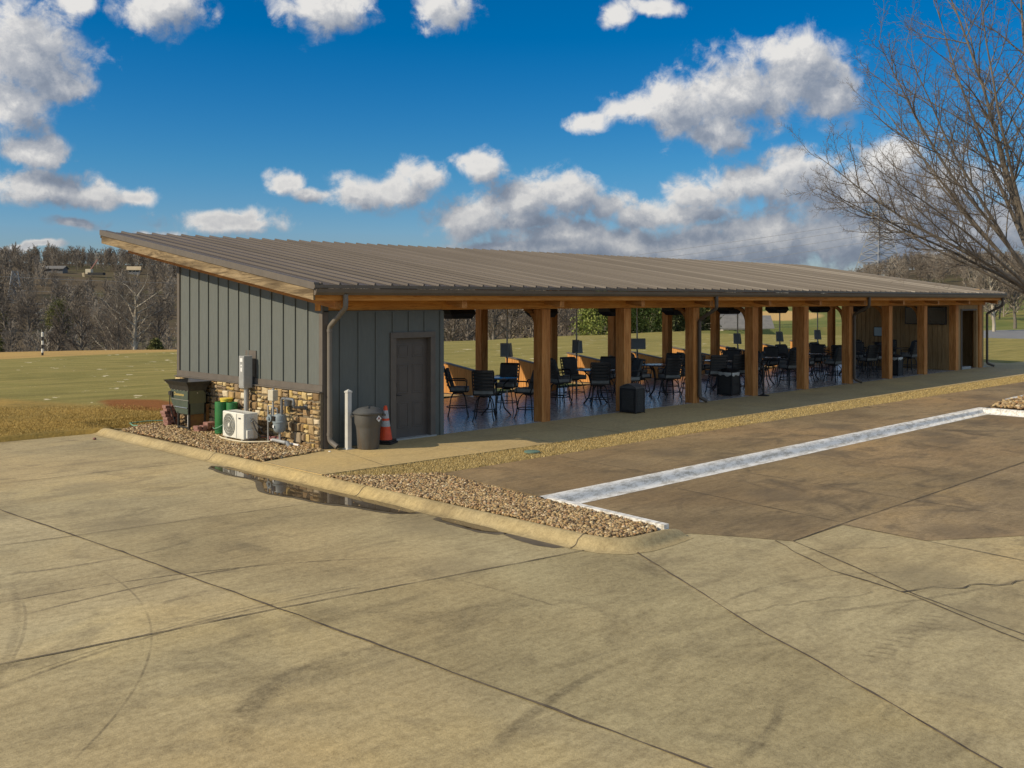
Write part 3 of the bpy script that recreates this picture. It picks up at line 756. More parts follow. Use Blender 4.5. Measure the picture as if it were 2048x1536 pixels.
def sweep(mb, path, prof, zs=None):
    """path: [(x,y)], prof: [(offset to the left of travel, z)]"""
    n = len(prof); vs = []; fs = []
    P = [Vector((x, y)) for x, y in path]
    for i, p in enumerate(P):
        d0 = (P[i]-P[i-1]).normalized() if i > 0 else None; d1 = (P[i+1]-P[i]).normalized() if i < len(P)-1 else None
        d = d0 or d1
        if d0 and d1: d = (d0+d1).normalized()
        sc = 1.0 if not (d0 and d1) else 1/max(.5, d.dot(d1))
        nr = Vector((-d.y, d.x))
        for o, z in prof: vs.append((p.x+nr.x*o*sc, p.y+nr.y*o*sc, z if zs is None else -.1365+(z+.1365)*zs[i]))
    for i in range(len(P)-1):
        for k in range(n-1): fs.append((i*n+k, i*n+k+1, (i+1)*n+k+1, (i+1)*n+k))
    mb.add(vs, fs)

def build_kerbs():
    rng = random.Random(5)
    b = MB()
    # rolled kerb: goes south along x=-1.6, then round the end of the pebble bed (right-hand side of travel is outward: use negative offsets)
    path = [(-1.0,6.62),(-1.35,6.50),(-1.54,6.30),(-1.6,6.0)]+[(-1.6, y) for y in np.arange(5.5, -7.9, -.5)]+[(-1.6,-8.0),(-1.55,-8.25),(-1.42,-8.42),(-1.2,-8.48),(-.9,-8.48),(-.62,-8.46),(-.40,-8.44)]
    prof = [(.05,-.12),(.05,-.016),(.01,-.006),(-.03,-.012),(-.07,-.032),(-.105,-.062),(-.13,-.090),(-.155,-.113),(-.19,-.128),(-.25,-.1362)]
    zs = [.15,.45,.8,1.0]+[1.0]*(len(path)-7)+[.95,.85,.60]
    sweep(b, path, prof, zs)
    k = b.build('kerb', M['curb'], smooth=50)
    struct(k, 'yellowish rolled concrete kerb around the pebble beds', 'kerb')
    j = MB()
    for y in (1.1, -3.55, -7.95):
        vs = []
        for o, z in prof[2:]: vs.append((-1.6+o, y-(o+.0)*.0+rng.gauss(0,.004), z+.004))
        fs = []
        for s_, wd in ((0, .008),):
            pts = vs; V = [(p[0], p[1]+wd, p[2]) for p in pts]+[(p[0], p[1]-wd, p[2]) for p in pts]; n = len(pts)
            fs = [(i, i+1, n+i+1, n+i) for i in range(n-1)]
            j.add(V, fs)
    j.build('kerb_joint', M['joint'], k)
    # white kerb along the sunken bay (faces the camera), with returns at both ends
    w = MB()
    path = [(-.57,-8.40),(-.36,-6.03)]
    w.prism([(-.60,-8.40,-.135),(-.50,-8.40,-.135),(-.29,-6.2,-.135),(-.39,-6.2,-.135)], (0,0,.150))
    prof = [(.04,-.12),(.04,.002),(.0,.008),(-.05,.002),(-.09,-.018),(-.125,-.05),(-.155,-.09),(-.185,-.118),(-.24,-.1315),(-.29,-.1335)]
    sweep(w, [(-.36,-6.03),(2,-6.02),(6,-6.0),(11,-5.96),(16.45,-5.92),(16.50,-6.4),(16.42,-7.6),(16.3,-9.5),(16.2,-12)], [(o, z) for o, z in prof])
    wk = w.build('white_kerb', M['white_paint'], smooth=50)
    struct(wk, 'white painted rolled kerb edging the sunken brown parking bay', 'kerb')
    j = MB()
    for x in (2.9, 5.05, 7.7, 8.75, 11.6, 13.9, 15.3):
        pts = [(x+.35*abs(o)*0, -6.0+o+.04*(x/16), z+.004) for o, z in prof[2:-1]]
        V = [(p[0]+.012-.0, p[1], p[2]) for p in pts]+[(p[0]-.012, p[1], p[2]) for p in pts]; n = len(pts)
        j.add(V, [(i, i+1, n+i+1, n+i) for i in range(n-1)])
    j.build('kerb_joint', M['sticker'], wk)
    # white corner kerb at the far pebble island
    w = MB(); sweep(w, [(26,-5.75),(19.4,-5.72),(18.6,-5.78)], [(.16,-.10),(.16,.035),(.10,.06),(.0,.06),(-.06,.03),(-.06,-.10)])
    struct(w.build('white_kerb', M['white_paint'], smooth=50), 'short white kerb behind the far pebble island', 'kerb')
build_kerbs()

# ------------------------------------------------------------------ pebbles and grass (stuff)
def ico():
    t = (1+5**.5)/2
    v = np.array([(-1,t,0),(1,t,0),(-1,-t,0),(1,-t,0),(0,-1,t),(0,1,t),(0,-1,-t),(0,1,-t),(t,0,-1),(t,0,1),(-t,0,-1),(-t,0,1)], float)
    v /= np.linalg.norm(v[0])
    f = np.array([(0,11,5),(0,5,1),(0,1,7),(0,7,10),(0,10,11),(1,5,9),(5,11,4),(11,10,2),(10,7,6),(7,1,8),(3,9,4),(3,4,2),(3,2,6),(3,6,8),(3,8,9),(4,9,5),(2,4,11),(6,2,10),(8,6,7),(9,8,1)])
    return v, f
def in_poly(P, x, y):
    c = np.zeros(len(x), bool); n = len(P); j = n-1
    for i in range(n):
        xi, yi = P[i]; xj, yj = P[j]
        c ^= ((yi > y) != (yj > y)) & (x < (xj-xi)*(y-yi)/(yj-yi+1e-12)+xi); j = i
    return c
def scatter(P, n, rng):
    P = np.array(P); lo = P.min(0); hi = P.max(0); out = np.zeros((0, 2))
    while len(out) < n:
        q = rng.uniform(lo, hi, (n*2, 2)); out = np.vstack([out, q[in_poly(P, q[:,0], q[:,1])]])
    return out[:n]
def pebbles(name, P, n, z0, label, seed, size=(.022,.045), mound=0.0):
    rng = np.random.default_rng(seed); pos = scatter(P, n, rng); V, F = ico(); k = len(V)
    s = (size[0]+(size[1]-size[0])*rng.uniform(0, 1, (n, 1))**1.6*1.35)*rng.uniform(.8, 1.35, (n, 3)); s[:, 2] *= .6
    verts = np.repeat(V[None], n, 0)*(1+rng.normal(0, .10, (n, k, 1)))
    verts = verts*s[:, None, :]
    a = rng.uniform(0, 2*PI, n); ca, sa = np.cos(a)[:, None], np.sin(a)[:, None]
    tl = rng.normal(0, .35, n)[:, None]
    x, y, z = verts[..., 0].copy(), verts[..., 1].copy(), verts[..., 2].copy()
    z2 = z*np.cos(tl)+x*np.sin(tl); x2 = x*np.cos(tl)-z*np.sin(tl)
    zz = z0+rng.uniform(0, .028, (n, 1))+mound*np.sin(pos[:, :1]*2.1+1)*np.sin(pos[:, 1:]*1.3)
    verts = np.stack([x2*ca-y*sa+pos[:, :1], x2*sa+y*ca+pos[:, 1:], z2+zz], -1).reshape(-1, 3)
    faces = (F[None]+(np.arange(n)*k)[:, None, None]).reshape(-1, 3)
    att = np.repeat(rng.uniform(0, 1, n), k)
    m = bpy.data.materials.get('river_pebble') or attr_mat('river_pebble', [(0,(.10,.06,.03)),(.2,(.26,.16,.07)),(.42,(.44,.30,.13)),(.6,(.34,.25,.14)),(.78,(.58,.45,.24)),(.9,(.38,.20,.09)),(1,(.70,.60,.40))], .65, 9.0)
    o = np_mesh(name, verts, faces, m, att, smooth=True)
    tag(o, label, 'gravel', None, 'stuff'); return o
BED1 = [(-1.55,5.45),(-1.55,-.46),(-.1,-.16),(-.1,5.9),(-.9,6.0)]
BED2 = [(-1.55,-2.30),(-.95,-2.95),(-.12,-3.52),(-.42,-6.1),(-.64,-8.3),(-.75,-8.42),(-1.35,-8.36),(-1.54,-8.1)]
def build_beds():
    dirt = pm('bed_dirt', (.10,.07,.04), (.16,.11,.06), .95, 8.0)
    for P, z, l in ((BED1, -.012, 'dirt under the pebble bed beside the stone wall'), (BED2, -.035, 'dirt under the pebble bed beside the sunken bay')):
        b = MB(); b.poly([(x, y, z) for x, y in P]); struct(b.build('bed_soil', dirt), l, 'soil')
    pebbles('gravel', BED1, 11500, .0, 'brown river pebbles filling the bed below the stone wall', 11, (.012,.030), .02)
    pebbles('gravel', BED2, 13500, -.022, 'tan river pebbles filling the bed between kerb and white kerb', 12, (.011,.027), .01)
    isl = [(16.7,-6.15),(17.6,-5.95),(18.6,-5.85),(24,-5.85),(24,-7.2),(16.6,-7.15)]
    b = MB(); b.poly([(x, y, .012) for x, y in isl]); struct(b.build('bed_soil', dirt), 'dirt under the far pebble island by the big tree', 'soil')
    pebbles('gravel', isl, 1500, .03, 'reddish pebbles in the far island under the big bare tree', 13, (.03,.06), .0)
build_beds()

def blades(name, pos, z, h, w, stops, label, seed, lean=.6):
    rng = np.random.default_rng(seed); n = len(pos)
    a = rng.uniform(0, 2*PI, n); hh = h*rng.uniform(.5, 1.3, n); ww = w*rng.uniform(.6, 1.3, n); ln = lean*rng.uniform(.1, 1, n)*hh; b = rng.uniform(0, 2*PI, n)
    zz = z if np.ndim(z) else np.full(n, z)
    x, y = pos[:, 0], pos[:, 1]
    p0 = np.stack([x-np.cos(a)*ww, y-np.sin(a)*ww, zz], -1); p1 = np.stack([x+np.cos(a)*ww, y+np.sin(a)*ww, zz], -1)
    p2 = np.stack([x+np.cos(b)*ln, y+np.sin(b)*ln, zz+hh], -1)
    v = np.stack([p0, p1, p2], 1).reshape(-1, 3); f = np.arange(3*n).reshape(-1, 3)
    m = attr_mat(name+'_blades', stops, .9, None, 0, .1)
    o = np_mesh(name, v, f, m, np.repeat(rng.uniform(0, 1, n), 3)); tag(o, label, 'grass', None, 'stuff')
def build_grass():
    rng = np.random.default_rng(21)
    strip = [(-1.5,-2.35),(-.95,-2.98),(-.05,-3.5),(9,-3.56),(25,-3.78),(60,-3.88),(60,-2.72),(20,-2.68),(5,-2.52)]
    b = MB(); b.poly([(x, y, -.012) for x, y in strip])
    struct(b.build('thatch', pm('straw_thatch', (.20,.15,.06), (.32,.24,.10), .95, 12.0, bump=.5, bscale=60)), 'flattened straw thatch under the dry grass strip', 'thatch')
    near = [(-1.5,-2.35),(-.95,-2.98),(-.05,-3.5),(9,-3.56),(9,-2.54),(5,-2.52)]
    far = [(9,-3.56),(25,-3.78),(34,-3.85),(34,-2.7),(20,-2.68),(9,-2.54)]
    pos = np.vstack([scatter(near, 40000, rng), scatter(far, 42000, rng)])
    blades('dry_grass', pos, -.012, .032, .0040, [(0,(.20,.145,.055)),(.4,(.42,.31,.125)),(.75,(.58,.445,.20)),(1,(.70,.57,.29))], 'dry straw-coloured grass strip between sidewalk and brown walk', 22, 1.2)
    # coarse turf near the lot on the left
    P = [(-9,6.6),(-1.0,6.62),(-.2,6.1),(1.2,8.2),(1.0,12),(-2.5,13),(-9,12)]
    pos = scatter(P, 80000, rng); fade = np.clip((pos[:,1]+.9*pos[:,0]-6.5-2.0*np.sin(pos[:,0]*.9+1)*np.cos(pos[:,1]*.7))/6.0, 0, 1); pos = pos[rng.uniform(0, 1, len(pos)) > fade]; z = terrain_z(pos[:,0], pos[:,1]); z = np.where(z < -.2, -.05, z)
    blades('dormant_grass', pos, z-.005, .036, .0055, [(0,(.14,.11,.035)),(.45,(.36,.25,.08)),(.8,(.50,.35,.11)),(1,(.60,.45,.17))], 'dormant tan turf beside the end of the kerb', 23, 1.2)
build_grass()

# ------------------------------------------------------------------ pavilion
SL = .15
def roof_z(y): return 3.105+SL*(y+.60)          # top of the roof pans
PX = [6.0+3.0*i for i in range(9)]
def build_pavilion():
    T = thing('pavilion', 'long open-sided golf pavilion with brown metal shed roof and cedar posts', 'pavilion', (0,0,0))
    P = 'pavilion'
    # roof with ribs running down the slope
    x0, x1, y0, y1 = -.60, 33.78, -.62, 8.86
    b = MB()
    th = .03
    b.add([(x0,y0,roof_z(y0)-th),(x1,y0,roof_z(y0)-th),(x1,y1,roof_z(y1)-th),(x0,y1,roof_z(y1)-th),(x0,y0,roof_z(y0)),(x1,y0,roof_z(y0)),(x1,y1,roof_z(y1)),(x0,y1,roof_z(y1))],
          [(0,3,2,1),(4,5,6,7),(0,1,5,4),(1,2,6,5),(2,3,7,6),(3,0,4,7)])
    x = -.05-.4
    while x < x1-.05:
        h = .044
        sec = [(-.026,0.001),(-.014,h),(.014,h),(.026,0.001)]
        vs = [(x+a, y0-.012, roof_z(y0)+c) for a, c in sec]+[(x+a, y1+.01, roof_z(y1)+c) for a, c in sec]
        b.add(vs, [(0,1,5,4),(1,2,6,5),(2,3,7,6),(0,3,2,1),(4,5,6,7)])
        for dx in (.13, .265):                 # low stiffening beads between the ribs
            vs = [(x+dx+a, y0, roof_z(y0)+c) for a, c in ((-.02,.001),(0,.006),(.02,.001))]+[(x+dx+a, y1, roof_z(y1)+c) for a, c in ((-.02,.001),(0,.006),(.02,.001))]
            b.add(vs, [(0,1,4,3),(1,2,5,4)])
        x += .4
    roof = b.build('roof', M['metal_roof'], T)
    roof['label'] = 'brown ribbed metal shed roof'
    # ridge closure under the ribs at the high edge
    b = MB(); b.box(x0, x1, y1-.03, y1-.004, roof_z(y1)-.16, roof_z(y1)-.033); b.build('high_fascia', M['brown_metal'], roof)
    # rake flashing and rake board at the left end, right end too
    for xs, s_ in ((x0, -1), (x1, 1)):
        b = MB(); xa, xb = (xs-.012, xs+.10) if s_ < 0 else (xs-.10, xs+.012)
        b.add([(xa,y0,roof_z(y0)-.085),(xb,y0,roof_z(y0)-.085),(xb,y1+.015,roof_z(y1)-.085),(xa,y1+.015,roof_z(y1)-.085),(xa,y0,roof_z(y0)+.045),(xb,y0,roof_z(y0)+.045),(xb,y1+.015,roof_z(y1)+.045),(xa,y1+.015,roof_z(y1)+.045)],
              [(0,3,2,1),(4,5,6,7),(0,1,5,4),(1,2,6,5),(2,3,7,6),(3,0,4,7)])
        b.build('rake_flashing', M['trim'] if s_ < 0 else M['brown_metal'], roof)
        b = MB(); xa, xb = (xs+.012, xs+.052) if s_ < 0 else (xs-.052, xs-.012)
        ya, yb = -.56, 8.82
        cut = [ya, 5.15, yb] if s_ < 0 else [ya, yb]
        for q0, q1 in zip(cut[:-1], cut[1:]):
            q1 -= .004
            b.add([(xa,q0,roof_z(q0)-.285),(xb,q0,roof_z(q0)-.285),(xb,q1,roof_z(q1)-.285),(xa,q1,roof_z(q1)-.285),(xa,q0,roof_z(q0)-.088),(xb,q0,roof_z(q0)-.088),(xb,q1,roof_z(q1)-.088),(xa,q1,roof_z(q1)-.088)],
                  [(0,3,2,1),(4,5,6,7),(0,1,5,4),(1,2,6,5),(2,3,7,6),(3,0,4,7)])
        o = b.build('rake_board', M['rake'], T)
        if s_ < 0: o['label'] = 'weathered tan rake board in sun'
    # deck under the metal
    b = MB(); xa, xb = x0+.06, x1-.06; ya, yb = -.49, 8.80
    b.add([(xa,ya,roof_z(ya)-.075),(xb,ya,roof_z(ya)-.075),(xb,yb,roof_z(yb)-.075),(xa,yb,roof_z(yb)-.075),(xa,ya,roof_z(ya)-.034),(xb,ya,roof_z(ya)-.034),(xb,yb,roof_z(yb)-.034),(xa,yb,roof_z(yb)-.034)],
          [(0,3,2,1),(4,5,6,7),(0,1,5,4),(1,2,6,5),(2,3,7,6),(3,0,4,7)])
    b.build('roof_deck', M['deck'], T)
    # eave: drip edge, fascia board, gutter
    b = MB(); b.box(x0-.012, x1+.012, -.645, -.622, roof_z(-.62)-.055, roof_z(-.62)+.004); b.build('drip_edge', M['brown_metal'], roof)
    b = MB(); b.box(x0+.056, x1-.056, -.54, -.50, 2.815, 3.025); b.build('fascia_board', M['beam'], T)
    b = MB()
    gx0, gx1 = x0+.02, x1+.01
    sec = [(-.545,3.035),(-.545,2.915),(-.61,2.915),(-.645,2.965),(-.655,3.035),(-.64,3.035),(-.63,2.972),(-.604,2.928),(-.558,2.928),(-.558,3.035)]
    n = len(sec); b.add([(gx0, y, z) for y, z in sec]+[(gx1, y, z) for y, z in sec], [(i, (i+1)%n, n+(i+1)%n, n+i) for i in range(n)])
    for gx in (gx0, gx1):
        b.add([(gx, y, z) for y, z in sec[:5]], [(0,1,2,3,4)])
    b.build('gutter', M['brown_metal'], T, recalc=True)
    # beams
    b = MB(); 
    for a, c in ((-.045, 2.98), (2.983, 12.1), (12.103, 21.1), (21.103, 33.2)): b.box(a, c, .03, .21, 2.622, 2.85)
    o = b.build('eave_beam', M['beam'], T, bevel=.006)
    b = MB(); b.box(3.0, 33.2, 5.36, 5.54, 3.38, 3.62); b.build('back_beam', M['beam'], T)
    # rafters with tails, at the post lines
    for x in [-.1+.0]+[3.0*i for i in range(1, 12)]:
        b = MB(); xa, xb = x+.10, x+.24
        if x < 1: xa, xb = -.05, .09
        ya, yb = -.47, 8.5; o1 = lambda y: 2.655+SL*(y+.5)
        b.add([(xa,ya,o1(ya)),(xb,ya,o1(ya)),(xb,yb,o1(yb)),(xa,yb,o1(yb)),(xa,ya,o1(ya)+.155),(xb,ya,o1(ya)+.155),(xb,yb,o1(yb)+.20),(xa,yb,o1(yb)+.20)],
              [(0,3,2,1),(4,5,6,7),(0,1,5,4),(1,2,6,5),(2,3,7,6),(3,0,4,7)])
        b.build('rafter', M['rafter'], T)
    for y in (1.4, 2.8, 4.2, 7.0):
        b = MB(); b.box(3.0, 33.2, y-.045, y+.045, roof_z(y)-.235, roof_z(y)-.09); b.build('purlin', M['deck'], T)
    # posts, front and back, with knee braces
    mb = MB(); mb.box(0, .28, 0, .28, -.02, 2.620)
    for i, x in enumerate(PX):
        q = MB(); q.box(x, x+.28, 0, .28, -.01, 2.617); o = q.build('post', M['post'], T, bevel=.008)
        if i < 8 and i in (0, 2, 3, 5, 6, 7):
            k = MB(); pts = []
            for s_ in range(7):
                t_ = s_/6*PI/2; pts.append((x+.14, .28+.42*(1-math.cos(t_)), 2.10+.52*math.sin(t_)))
            for p, r in zip(pts[:-1], pts[1:]): k.bar(p, r, .10, .085, (1,0,0))
            k.build('brace', M['rafter'], o)
    for i, x in enumerate(PX):
        q = MB(); q.box(x, x+.26, 5.30, 5.56, -.01, 3.37); q.build('post', M['post'], T, bevel=.008)
    # ---- end storage room, left: stone base, siding, trim
    zt = 1.20
    b = MB()   # wall cores
    top = lambda y: roof_z(y)-.078
    b.add([(0,0,-.1),(0,5.9,-.1),(0,5.9,top(5.9)),(0,0,top(0)),(.12,0,-.1),(.12,5.9,-.1),(.12,5.9,top(5.9)),(.12,0,top(0))],
          [(0,3,2,1),(4,5,6,7),(0,1,5,4),(1,2,6,5),(2,3,7,6),(3,0,4,7)])
    wl = b.build('side_wall', M['siding'], T)
    nb = MB()
    for y in [5.79-.4385*k for k in range(1, 13)]:
        za, zb = 1.195, top(y)-.01
        nb.box(-.024, -.001, y-.022, y+.022, za, zb)
    nb.build('battens', M['siding'], wl)
    b = MB()
    b.box(-.032, .001, -.02, .095, 1.215, top(0)-.02); b.build('corner_trim', M['trim'], wl)
    b = MB(); b.box(-.032, .001, 5.795, 5.91, 1.215, top(5.8)-.02); b.build('corner_trim', M['trim'], wl)
    b = MB(); b.box(-.036, .002, -.02, 5.91, 1.095, 1.212); b.box(-.10, .0025, -.02, 5.91, 1.072, 1.094); b.build('band_trim', M['trim'], wl)
    b = MB(); b.box(-.020, .0015, 2.42, 2.84, 1.216, 1.78); b.build('backing_plate', M['trim'], wl)
    # stone base: individual stones
    rng = random.Random(8); core = MB(); core.box(-.062, .003, .001, 5.905, -.08, 1.070); 
    stw = core.build('stone_base', pm('mortar', (.20,.165,.11), (.14,.11,.075), .95, 14.0), T)
    st = MB(); z = -.03
    while z < 1.045:
        hh = rng.choice([.10,.13,.16,.19,.22]); 
        if z+hh > 1.03: hh = 1.068-z
        y = .004
        while y < 5.895:
            ww = rng.uniform(.10, .27)
            if 5.9-(y+ww) < .07: ww = 5.9-y
            parts = [(z, z+hh)]
            if hh > .14 and rng.random() < .5: s_ = z+hh*rng.uniform(.38, .62); parts = [(z, s_), (s_, z+hh)]
            for a, c in parts:
                g = .005; j = lambda s=.013: rng.gauss(0, s)
                Y0, Y1, Z0, Z1 = y+g, y+ww-g, a+g, c-g
                d = -.062-rng.uniform(.022, .055); i = min(.018, (Z1-Z0)*.22)
                back = [(-.060, Y0+abs(j()), Z0+abs(j())), (-.060, Y1-abs(j()), Z0+abs(j())), (-.060, Y1-abs(j()), Z1-abs(j())), (-.060, Y0+abs(j()), Z1-abs(j()))]
                mid = [(d*.6-.06*.4, *p[1:]) for p in back]
                fr = [(d+j(.006), mid[k][1]+(i if k in (0,3) else -i)+j(.004), mid[k][2]+(i if k in (0,1) else -i)+j(.004)) for k in range(4)]
                ctr = (d+j(.004), (Y0+Y1)/2+j(), (Z0+Z1)/2+j())
                vs = back+mid+fr+[ctr]
                fs = [(k, (k+1)%4, 4+(k+1)%4, 4+k) for k in range(4)]+[(4+k, 4+(k+1)%4, 8+(k+1)%4, 8+k) for k in range(4)]+[(8+k, 8+(k+1)%4, 12) for k in range(4)]
                st.add(vs, [f[::-1] for f in fs], rng.random())
            y += ww
        z += hh
    sm = attr_mat('field_stone', [(0,(.17,.115,.065)),(.18,(.36,.24,.115)),(.36,(.44,.325,.17)),(.52,(.25,.185,.125)),(.66,(.54,.385,.14)),(.8,(.62,.52,.33)),(.9,(.34,.22,.11)),(1,(.74,.66,.49))], .85, 13.0, .5, .2)
    st.build('stones', sm, stw, attr=True)
    # front wall of the storage room with door
    b = MB(); zt2 = 2.618
    b.box(.0, 1.58, .0, .12, -.02, zt2); b.box(2.75, 2.98, .0, .12, -.02, zt2); b.box(1.58, 2.75, .0, .12, 2.17, zt2)
    b.box(2.86, 2.98, .12, 5.9, -.02, 2.9); b.box(.12, 2.86, 5.78, 5.9, -.02, 3.9)
    wf = b.build('front_wall', M['siding'], T)
    nb = MB()
    for x in (.39, .82, 1.24, 1.66, 2.07, 2.48):
        nb.box(x-.022, x+.022, -.022, -.001, 2.19 if x > 1.5 else .10, zt2-.03)
    nb.build('battens', M['siding'], wf)
    b = MB(); b.box(.002, .10, -.026, -.0015, 0.0, zt2-.02); b.build('corner_trim', M['trim'], wf)
    b = MB(); b.box(2.885, 2.985, -.026, -.0015, 0.0, zt2-.02); b.build('corner_trim', M['siding'], wf)
    b = MB(); b.box(.101, 1.56, -.018, -.001, .004, .095); b.build('skirt_trim', M['siding'], wf)
    dr = MB(); dr.box(1.72, 2.62, .085, .125, .03, 2.055); door = dr.build('door', M['door'], T)
    pn = MB()
    for (xa, xb) in ((1.83, 2.12), (2.22, 2.51)):
        for (za, zb) in ((.22, .74), (.92, 1.52), (1.66, 1.92)):
            for k, (e, dep) in enumerate(((0, .006), (.03, -.0005), (.055, .007))):
                pass
            # recessed moulding frame: four thin bars around a raised field
            w_ = .022
            pn.box(xa, xb, .078, .086, zb-w_, zb); pn.box(xa, xb, .078, .086, za, za+w_); pn.box(xa, xa+w_, .0785, .086, za+w_, zb-w_); pn.box(xb-w_, xb, .0785, .086, za+w_, zb-w_)
            pn.box(xa+.045, xb-.045, .0795, .086, za+.045, zb-.045)
    pn.build('door_panel', M['door'], door, bevel=.004)
    h = MB(); h.box(1.765, 1.805, .066, .0845, .80, .95); h.tube([(1.785,.075,.90),(1.785,.03,.90),(1.90,.03,.895)], .011, 8); h.build('handle', M['black_metal'], door, smooth=40); h = MB(); h.box(1.765, 1.805, .062, .0845, 1.06, 1.15); h.build('deadbolt', M['black_metal'], door)
    f = MB(); f.box(1.58, 1.72, -.035, .125, 0.03, 2.055); f.box(2.62, 2.75, -.035, .125, .03, 2.055); f.box(1.58, 2.75, -.0355, .1255, 2.055, 2.175); f.build('door_frame', M['trim'], door, bevel=.004)
    f = MB(); f.box(1.57, 2.76, -.06, .12, -.01, .03); f.build('threshold', M['galv'], door)
    # ---- right end: plank room
    b = MB()
    b.box(30.0, 30.12, .285, 4.2, 0, 3.2); b.box(30.28, 30.62, .06, .18, 0, 2.615); b.box(32.30, 32.465, .06, .18, 0, 2.615); b.box(32.755, 33.08, .06, .18, 0, 2.615)
    b.box(30.62, 32.30, .061, .18, 2.46, 2.615); b.box(32.96, 33.08, .181, 5.8, 0, 3.3); b.box(30.12, 32.96, 4.08, 4.2, 0, 3.1); b.box(30.62, 32.30, .80, .86, 0, 2.46)
    wr = b.build('plank_wall', M['panel'], T)
    b = MB()
    for k in range(21):
        y = .36+k*.19; b.box(29.975, 30.0005, y, y+.176, .02, 3.1)
    b.build('wall_boards', M['panel'], wr)
    q = MB(); q.box(32.47, 32.75, 0, .28, -.01, 2.617); q.build('post', M['post'], T, bevel=.008)
    d2 = MB(); d2.box(30.70, 31.66, .70, .745, .10, 2.40); dd = d2.build('door', pm('dark_red_door', (.055,.022,.016), (.075,.032,.02), .5, 3.0), T); dd['label'] = 'dark red door at the far right end'
    d2 = MB(); d2.box(30.62, 30.70, .02, .75, 0, 2.46); d2.box(31.66, 31.72, .62, .75, 0, 2.46); d2.box(30.70, 32.30, .03, .75, 2.40, 2.455); d2.build('door_frame', M['trim'], dd)
    d2 = MB(); d2.box(30.70, 31.66, .04, .70, 0.004, .10); d2.build('threshold', M['galv'], dd)
    d2 = MB(); d2.box(30.76, 30.86, .685, .705, 1.18, 1.32); d2.build('handle', M['beige'], dd)
    # downspouts
    def spout(pts, r, m, label=None):
        k = MB(); fine = []
        P = [Vector(p) for p in pts]
        for i, p in enumerate(P):           # rounded elbows
            if 0 < i < len(P)-1:
                a = (P[i-1]-p).normalized()*.06; c = (P[i+1]-p).normalized()*.06
                for t_ in (0, .25, .5, .75, 1): fine.append((p+a)*(1-t_)**2+2*p*t_*(1-t_)+(p+c)*t_**2)
            else: fine.append(p)
        k.tube(fine, r, 12, cap=False); k.tube(fine[::-1], r*.86, 12, cap=False)
        for p, d in ((P[-3], (P[-2]-P[-3]).normalized()),): k.tube([p+d*.05, p+d*.10], r*1.12, 12)
        zc = P[-2].z+.10; k.tube([(P[-2].x, P[-2].y, zc), (P[-2].x, P[-2].y, zc+.05)], r*1.14, 12)
        o = k.build('downspout', m, T, smooth=40)
        if label: o['label'] = label
    spout([(.09,-.60,2.93),(.09,-.60,2.68),(.09,-.085,2.32),(.09,-.085,.16),(.15,-.25,.055)], .05, M['pipe_metal'], 'taupe downspout at the grey room corner')
    spout([(12.21,-.60,2.93),(12.21,-.60,2.60),(12.19,-.065,2.28),(12.19,-.065,.16),(12.30,-.24,.05)], .05, M['pipe_dark'])
    spout([(21.20,-.60,2.93),(21.20,-.60,2.62),(21.22,-.065,2.34),(21.22,-.065,.16),(21.36,-.27,.05)], .05, M['pipe_dark'])
    spout([(33.40,-.60,2.93),(33.40,-.60,2.60),(33.17,-.05,2.26),(33.17,-.05,.16),(33.28,-.3,.05)], .05, M['pipe_dark'])
    return T
build_pavilion()

# ------------------------------------------------------------------ bar furniture
def make_chair():
    t = thing('bar_chair', 'chair', 'bar chair', (0,0,0), 'swivel bar chairs around the pavilion tables')
    b = MB(); b.box(-.245, .245, -.20, .27, .625, .715)
    b.build('seat_cushion', M['cushion'], t, bevel=.022)
    b = MB()
    for s in (-1, 1):
        b.tube([(s*.24,-.17,.60),(s*.245,-.23,.74),(s*.25,-.29,.96),(s*.25,-.345,1.17)], .016, 6)
    for k in range(6):
        z = .755+.083*k; y = -.235-.05*(z-.74)/.1*.52; w = .018 if k < 5 else .03
        pts = [(-.245, y, z), (-.12, y-.022, z), (0, y-.030, z), (.12, y-.022, z), (.245, y, z)]
        for p, q in zip(pts[:-1], pts[1:]): b.bar(p, q, .014, w*2)
    b.bar((-.25,-.345,1.175), (.25,-.345,1.175), .03, .03)
    b.box(-.24, .24, -.21, .25, .595, .622)
    b.build('back_frame', M['black_metal'], t)
    b = MB(); b.prism([(-.225,-.175,.70),(-.225,-.315,1.15),(-.225,-.235,1.17),(-.225,-.085,.70)], (.45,0,0))
    b.build('back_cushion', M['cushion_back'], t, bevel=.02)
    for s in (-1, 1):
        b = MB(); b.tube([(s*.25,-.27,.88),(s*.265,-.05,.89),(s*.27,.16,.885),(s*.265,.215,.84),(s*.25,.18,.62)], [.015,.018,.018,.014,.012], 6); b.build('arm', M['black_metal'], t, smooth=60)
    for sx in (-1, 1):
        for sy in (-1, 1):
            b = MB(); b.tube([(sx*.07,sy*.07,.575),(sx*.12,sy*.12,.555),(sx*.17,sy*.17,.46),(sx*.20,sy*.20,.28),(sx*.215,sy*.215,.12),(sx*.25,sy*.25,.0)], .014, 6); b.build('leg', M['black_metal'], t, smooth=60)
    b = MB(); b.ring((0,0,.225), .285, .011, 24, 5); b.build('foot_ring', M['black_metal'], t, smooth=50)
    b = MB(); b.lathe((0,0,.545), [(.10,0),(.11,.02),(.11,.045)], 14); b.build('swivel_plate', M['black_metal'], t, smooth=50)
    return t
